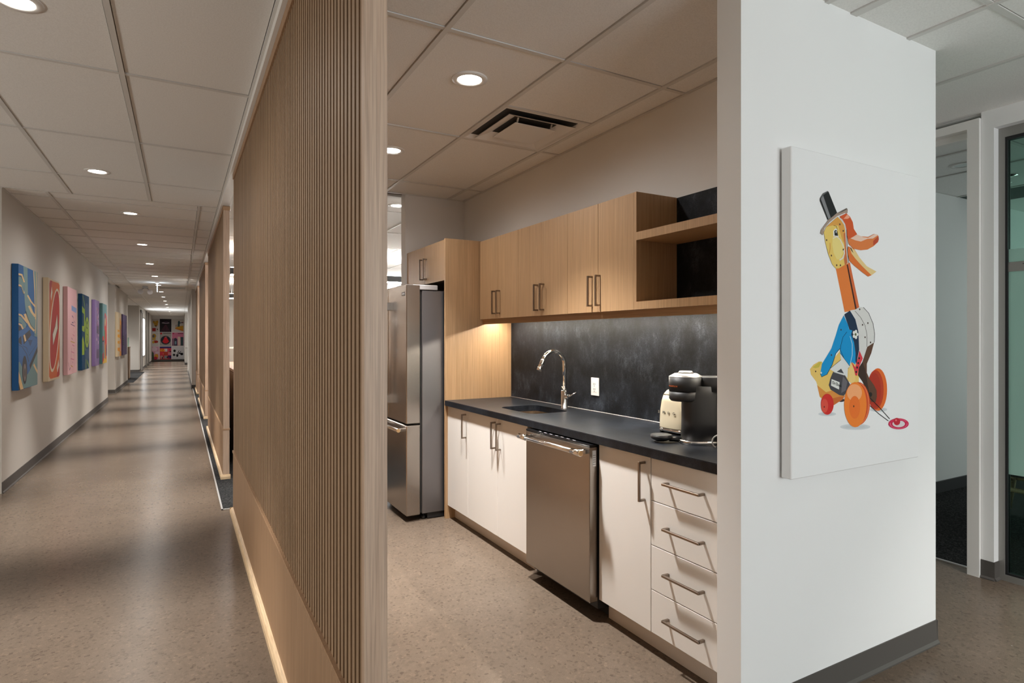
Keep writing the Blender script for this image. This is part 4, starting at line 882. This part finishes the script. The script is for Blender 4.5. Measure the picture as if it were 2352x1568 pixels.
poster(*cols[2], *rows[2], (214, 212, 214), 'white poster of a black spiky machine with two wheels', [(ell(.22, .66, .11, .1), D_), (ell(.17, .34, .1, .09), D_), ([(.3, .3), (.5, .4), (.8, .42), (.95, .36), (.9, .5), (.75, .5), (.6, .46), (.45, .36), (.3, .34)], D_), ([(.4, .16), (.52, .2), (.56, .3), (.5, .42), (.36, .34)], D_), (ell(.84, .4, .13, .1), D_), ([(.44, .44), (.6, .7), (.64, .7), (.52, .44)], D_), ([(.56, .46), (.78, .66), (.8, .63), (.64, .45)], D_), ([(.3, .3), (.2, .36), (.24, .28)], D_)])

# ------------------------------------------------------------------ right side: meeting room front
gw = 4.075
pt = MB().box((gw, -4.05, 2.60), (gw + .10, 1.628, HK + .02)).box((gw, 1.628, 0), (gw + .10, 1.69, HK + .02)).box((gw, 2.80, 0), (gw + .10, 5.0, HK + .02)).build('wall_glazed', 'wall_white', **st)
basebd('baseboard_glazed', [((gw, 1.622), (gw, 1.69), (-1, 0)), ((gw - .006, 1.628), (gw + .055, 1.628), (0, -1))], .105)
dj = thing('door_1', (gw, 2.2, 0), kind='structure')
B('door_frame', (gw - .022, 1.691, 0), (gw + .10, 1.752, 2.672), 'white_trim', dj)
B('door_frame', (gw - .022, 1.752, 2.622), (gw + .10, 2.80, 2.672), 'white_trim', dj)
B('door_stop', (gw + .04, 1.752, 2.585), (gw + .09, 2.80, 2.622), 'white_trim', dj)
gz = thing('window_2', (gw + .08, 0, 0), kind='structure')
gx = gw + .055
B('frame', (gx, 1.598, .0), (gx + .05, 1.628, 2.60), 'alu', gz)
B('frame', (gx, -4.0, 2.545), (gx + .05, 1.598, 2.60), 'alu', gz)
B('frame', (gx, -4.0, .0), (gx + .05, 1.598, .035), 'alu', gz)
m = MB().box((gx + .006, 1.586, .035), (gx + .04, 1.598, 2.545)).box((gx + .006, -4, 2.527), (gx + .04, 1.586, 2.545)).box((gx + .006, -4, .035), (gx + .04, 1.586, .047)); m.build('gasket', 'gasket', gz)
B('pane', (gx + .018, -4.0, .047), (gx + .028, 1.586, 2.527), 'office_glass', gz)
B('frosted_film', (gx + .0172, -4.0, .612), (gx + .0178, 1.586, 1.90), 'film', gz)
sg = thing('name_sign', (gx, 1.45, 1.77), 'slim brushed metal name sign on the meeting room glass', 'sign')
B('plate', (gx + .012, 1.20, 1.772), (gx + .018, 1.587, 1.826), 'alu', sg)
text_mesh('Tara', .040, (gx + .0118, 1.520, 1.786), (0, -1, 0), (0, 0, 1), 'dark_text', sg, 'lettering', .0003)
# chair behind the glass
chx, chy = 5.62, 1.98
ch = thing('lounge_chair', (chx, chy, .005), 'beech-legged grey chair behind the meeting room glass', 'chair')
for sx_ in (-1, 1):
    for sy_ in (-1, 1):
        MB().tube([(chx + sx_ * .29, chy + sy_ * .28, .005), (chx + sx_ * .22, chy + sy_ * .21, .40)], [.018, .030], 10).build('leg', 'beech', ch)
for sy_ in (-1, 1): MB().tube([(chx - .25, chy + sy_ * .243, .25), (chx + .25, chy + sy_ * .243, .25)], .018, 8).build('stretcher', 'beech', ch)
for sx_ in (-1, 1): MB().tube([(chx + sx_ * .25, chy - .245, .27), (chx + sx_ * .25, chy + .245, .27)], .018, 8).build('stretcher', 'beech', ch)
MB().loft([sup(chx, chy, .26, .25, .37), sup(chx, chy, .29, .28, .39), sup(chx, chy, .29, .28, .45), sup(chx, chy, .25, .24, .47)]).build('seat', 'seat_grey', ch)
MB().loft([sup(chx + .02, chy + .23, .24, .03, .45, 2.4), sup(chx + .02, chy + .27, .25, .035, .60, 2.4), sup(chx + .02, chy + .30, .22, .03, .78, 2.4), sup(chx + .02, chy + .31, .14, .02, .86, 2.4)]).build('backrest', 'seat_grey', ch)
sprk = thing('sprinkler_head', (5.83, 2.23, HK), 'ceiling sprinkler head seen through the meeting room glass', 'sprinkler')
MB().lathe((5.83, 2.23, HK), [(.02, -.012), (.06, -.004), (.06, .004)], 20).build('escutcheon', 'chrome', sprk)
MB().tube([(5.83, 2.23, HK - .005), (5.83, 2.23, HK - .05)], [.014, .008], 10).build('nozzle', 'chrome', sprk)
MB().lathe((5.83, 2.23, HK - .056), [(.022, 0), (.022, .004)], 14).build('deflector', 'chrome', sprk)

# ------------------------------------------------------------------ corridor far details
sv = thing('slot_vent', (-.2, 18.3, HC), 'dark linear slot vent in the corridor ceiling', 'air vent')
B('frame', (-.50, 17.95, HC - .004), (.12, 18.65, HC + .004), 'grid', sv)
for k in range(4): B('slot', (-.49, 18.0 + k * .165, HC - .006), (.11, 18.10 + k * .165, HC - .003), 'shade_dark', sv)
em = thing('emergency_light', (-.80, 18.1, HC), 'twin-head emergency light hanging from the corridor ceiling', 'emergency light')
B('bracket', (-.86, 18.06, HC - .05), (-.74, 18.14, HC + .004), 'grey_plastic', em, .004)
for dx in (-.10, .10):
    MB().tube([(-.80 + dx * .3, 18.1, HC - .04), (-.80 + dx, 18.08, HC - .10)], .012, 8).build('arm', 'grey_plastic', em)
    MB().tube([(-.80 + dx, 18.10, HC - .12), (-.80 + dx * 1.05, 18.02, HC - .145)], [.045, .065], 14).build('lamp_head', 'grey_plastic', em)
ex = thing('exit_sign', (-.497, 16.75, 2.52), 'edge-lit clear sign panel hanging in the corridor', 'sign')
B('canopy', (-.53, 16.6, HC - .02), (-.465, 16.9, HC + .004), 'white_trim', ex)
B('panel', (-.500, 16.60, 2.52), (-.494, 16.90, HC - .02), 'exit_glow', ex)
# white door at the end of the right wall
dr_ = thing('door_2', (.27, 28.6, 0), kind='structure')
B('door_frame', (.255, 28.0, 0), (.285, 28.08, 2.2), 'white_trim', dr_); B('door_frame', (.255, 29.0, 0), (.285, 29.08, 2.2), 'white_trim', dr_); B('door_frame', (.255, 28.0, 2.12), (.285, 29.08, 2.2), 'white_trim', dr_)
B('door_leaf', (.26, 28.08, .01), (.28, 29.0, 2.12), 'wall_white', dr_)
MB().tube([(.262, 28.15, 1.0), (.19, 28.15, 1.0), (.19, 28.30, 1.0)], .018, 10).build('door_handle', 'chrome', dr_)
w4 = thing('window_4', (-1.55, 32.25, .54), kind='structure')
B('pane', (-1.56, 31.32, .56), (-1.53, 33.18, 2.34), 'sky_pane', w4)
for y in (31.30, 33.14): B('frame', (-1.56, y, .54), (-1.48, y + .06, 2.36), 'alu', w4)
for z in (.54, 2.30): B('frame', (-1.56, 31.30, z), (-1.48, 33.20, z + .06), 'alu', w4)
d3 = thing('door_3', (-1.5, 30.0, 0), kind='structure')
for y in (29.75, 30.85): B('door_frame', (-1.53, y, 0), (-1.46, y + .1, 2.6), 'alu', d3)
B('door_frame', (-1.53, 29.75, 2.5), (-1.46, 30.95, 2.6), 'alu', d3)
B('door_leaf', (-1.52, 29.85, .01), (-1.49, 30.85, 2.5), 'wall_white', d3)
for y in (34.2, 36.4):
    B('pilaster', (-1.5, y, 0), (-1.44, y + .12, 2.74), 'alu', d3)
# reception counter in the recess
rc = thing('reception_counter', (-2.3, 24.4, 0), 'wooden counter with a glass screen in the corridor recess', 'counter')
B('front_panel', (-3.2, 24.3, .005), (-1.56, 24.36, 1.06), 'desk_wood', rc); B('worktop', (-3.2, 24.3, 1.06), (-1.55, 24.95, 1.10), 'desk_wood', rc); B('end_panel', (-1.60, 24.36, .005), (-1.56, 24.95, 1.06), 'desk_wood', rc)
B('glass_screen', (-3.2, 24.32, 1.10), (-1.56, 24.33, 1.42), 'office_glass', rc)
# open office seen through the gaps
def desk(x0, x1, y, label):
    t = thing('workstation', ((x0 + x1) / 2, y, 0), label, 'desk', 'office workstations')
    B('privacy_panel', (x0, y - .03, .35), (x1, y + .03, 1.18), 'fabric_beige', t); B('desktop', (x0, y + .03, .72), (x1, y + .8, .75), 'desk_wood', t)
    B('modesty_panel', (x0, y - .02, .02), (x1, y + .02, .35), 'desk_wood', t)
    for x in (x0 + .03, x1 - .06): B('leg', (x, y + .72, .005), (x + .04, y + .76, .72), 'matt_black', t)
    return t
desk(.75, 2.6, 13.6, 'office workstation with beige privacy panel, nearer the kitchenette')
desk(.75, 2.6, 16.2, 'office workstation with beige privacy panel, nearer the windows')
cb = thing('credenza', (.9, 8.6, 0), 'dark wooden credenza behind the slatted partitions', 'cabinet')
B('body', (.55, 7.2, .06), (1.0, 10.1, 1.0), 'desk_wood', cb); B('top', (.53, 7.18, 1.0), (1.02, 10.12, 1.03), 'desk_wood', cb); B('plinth', (.58, 7.25, .004), (.97, 10.05, .06), 'matt_black', cb)
for k in range(4):
    B('door', (.535, 7.22 + k * .72, .08), (.55, 7.92 + k * .72, .99), 'desk_wood', cb)
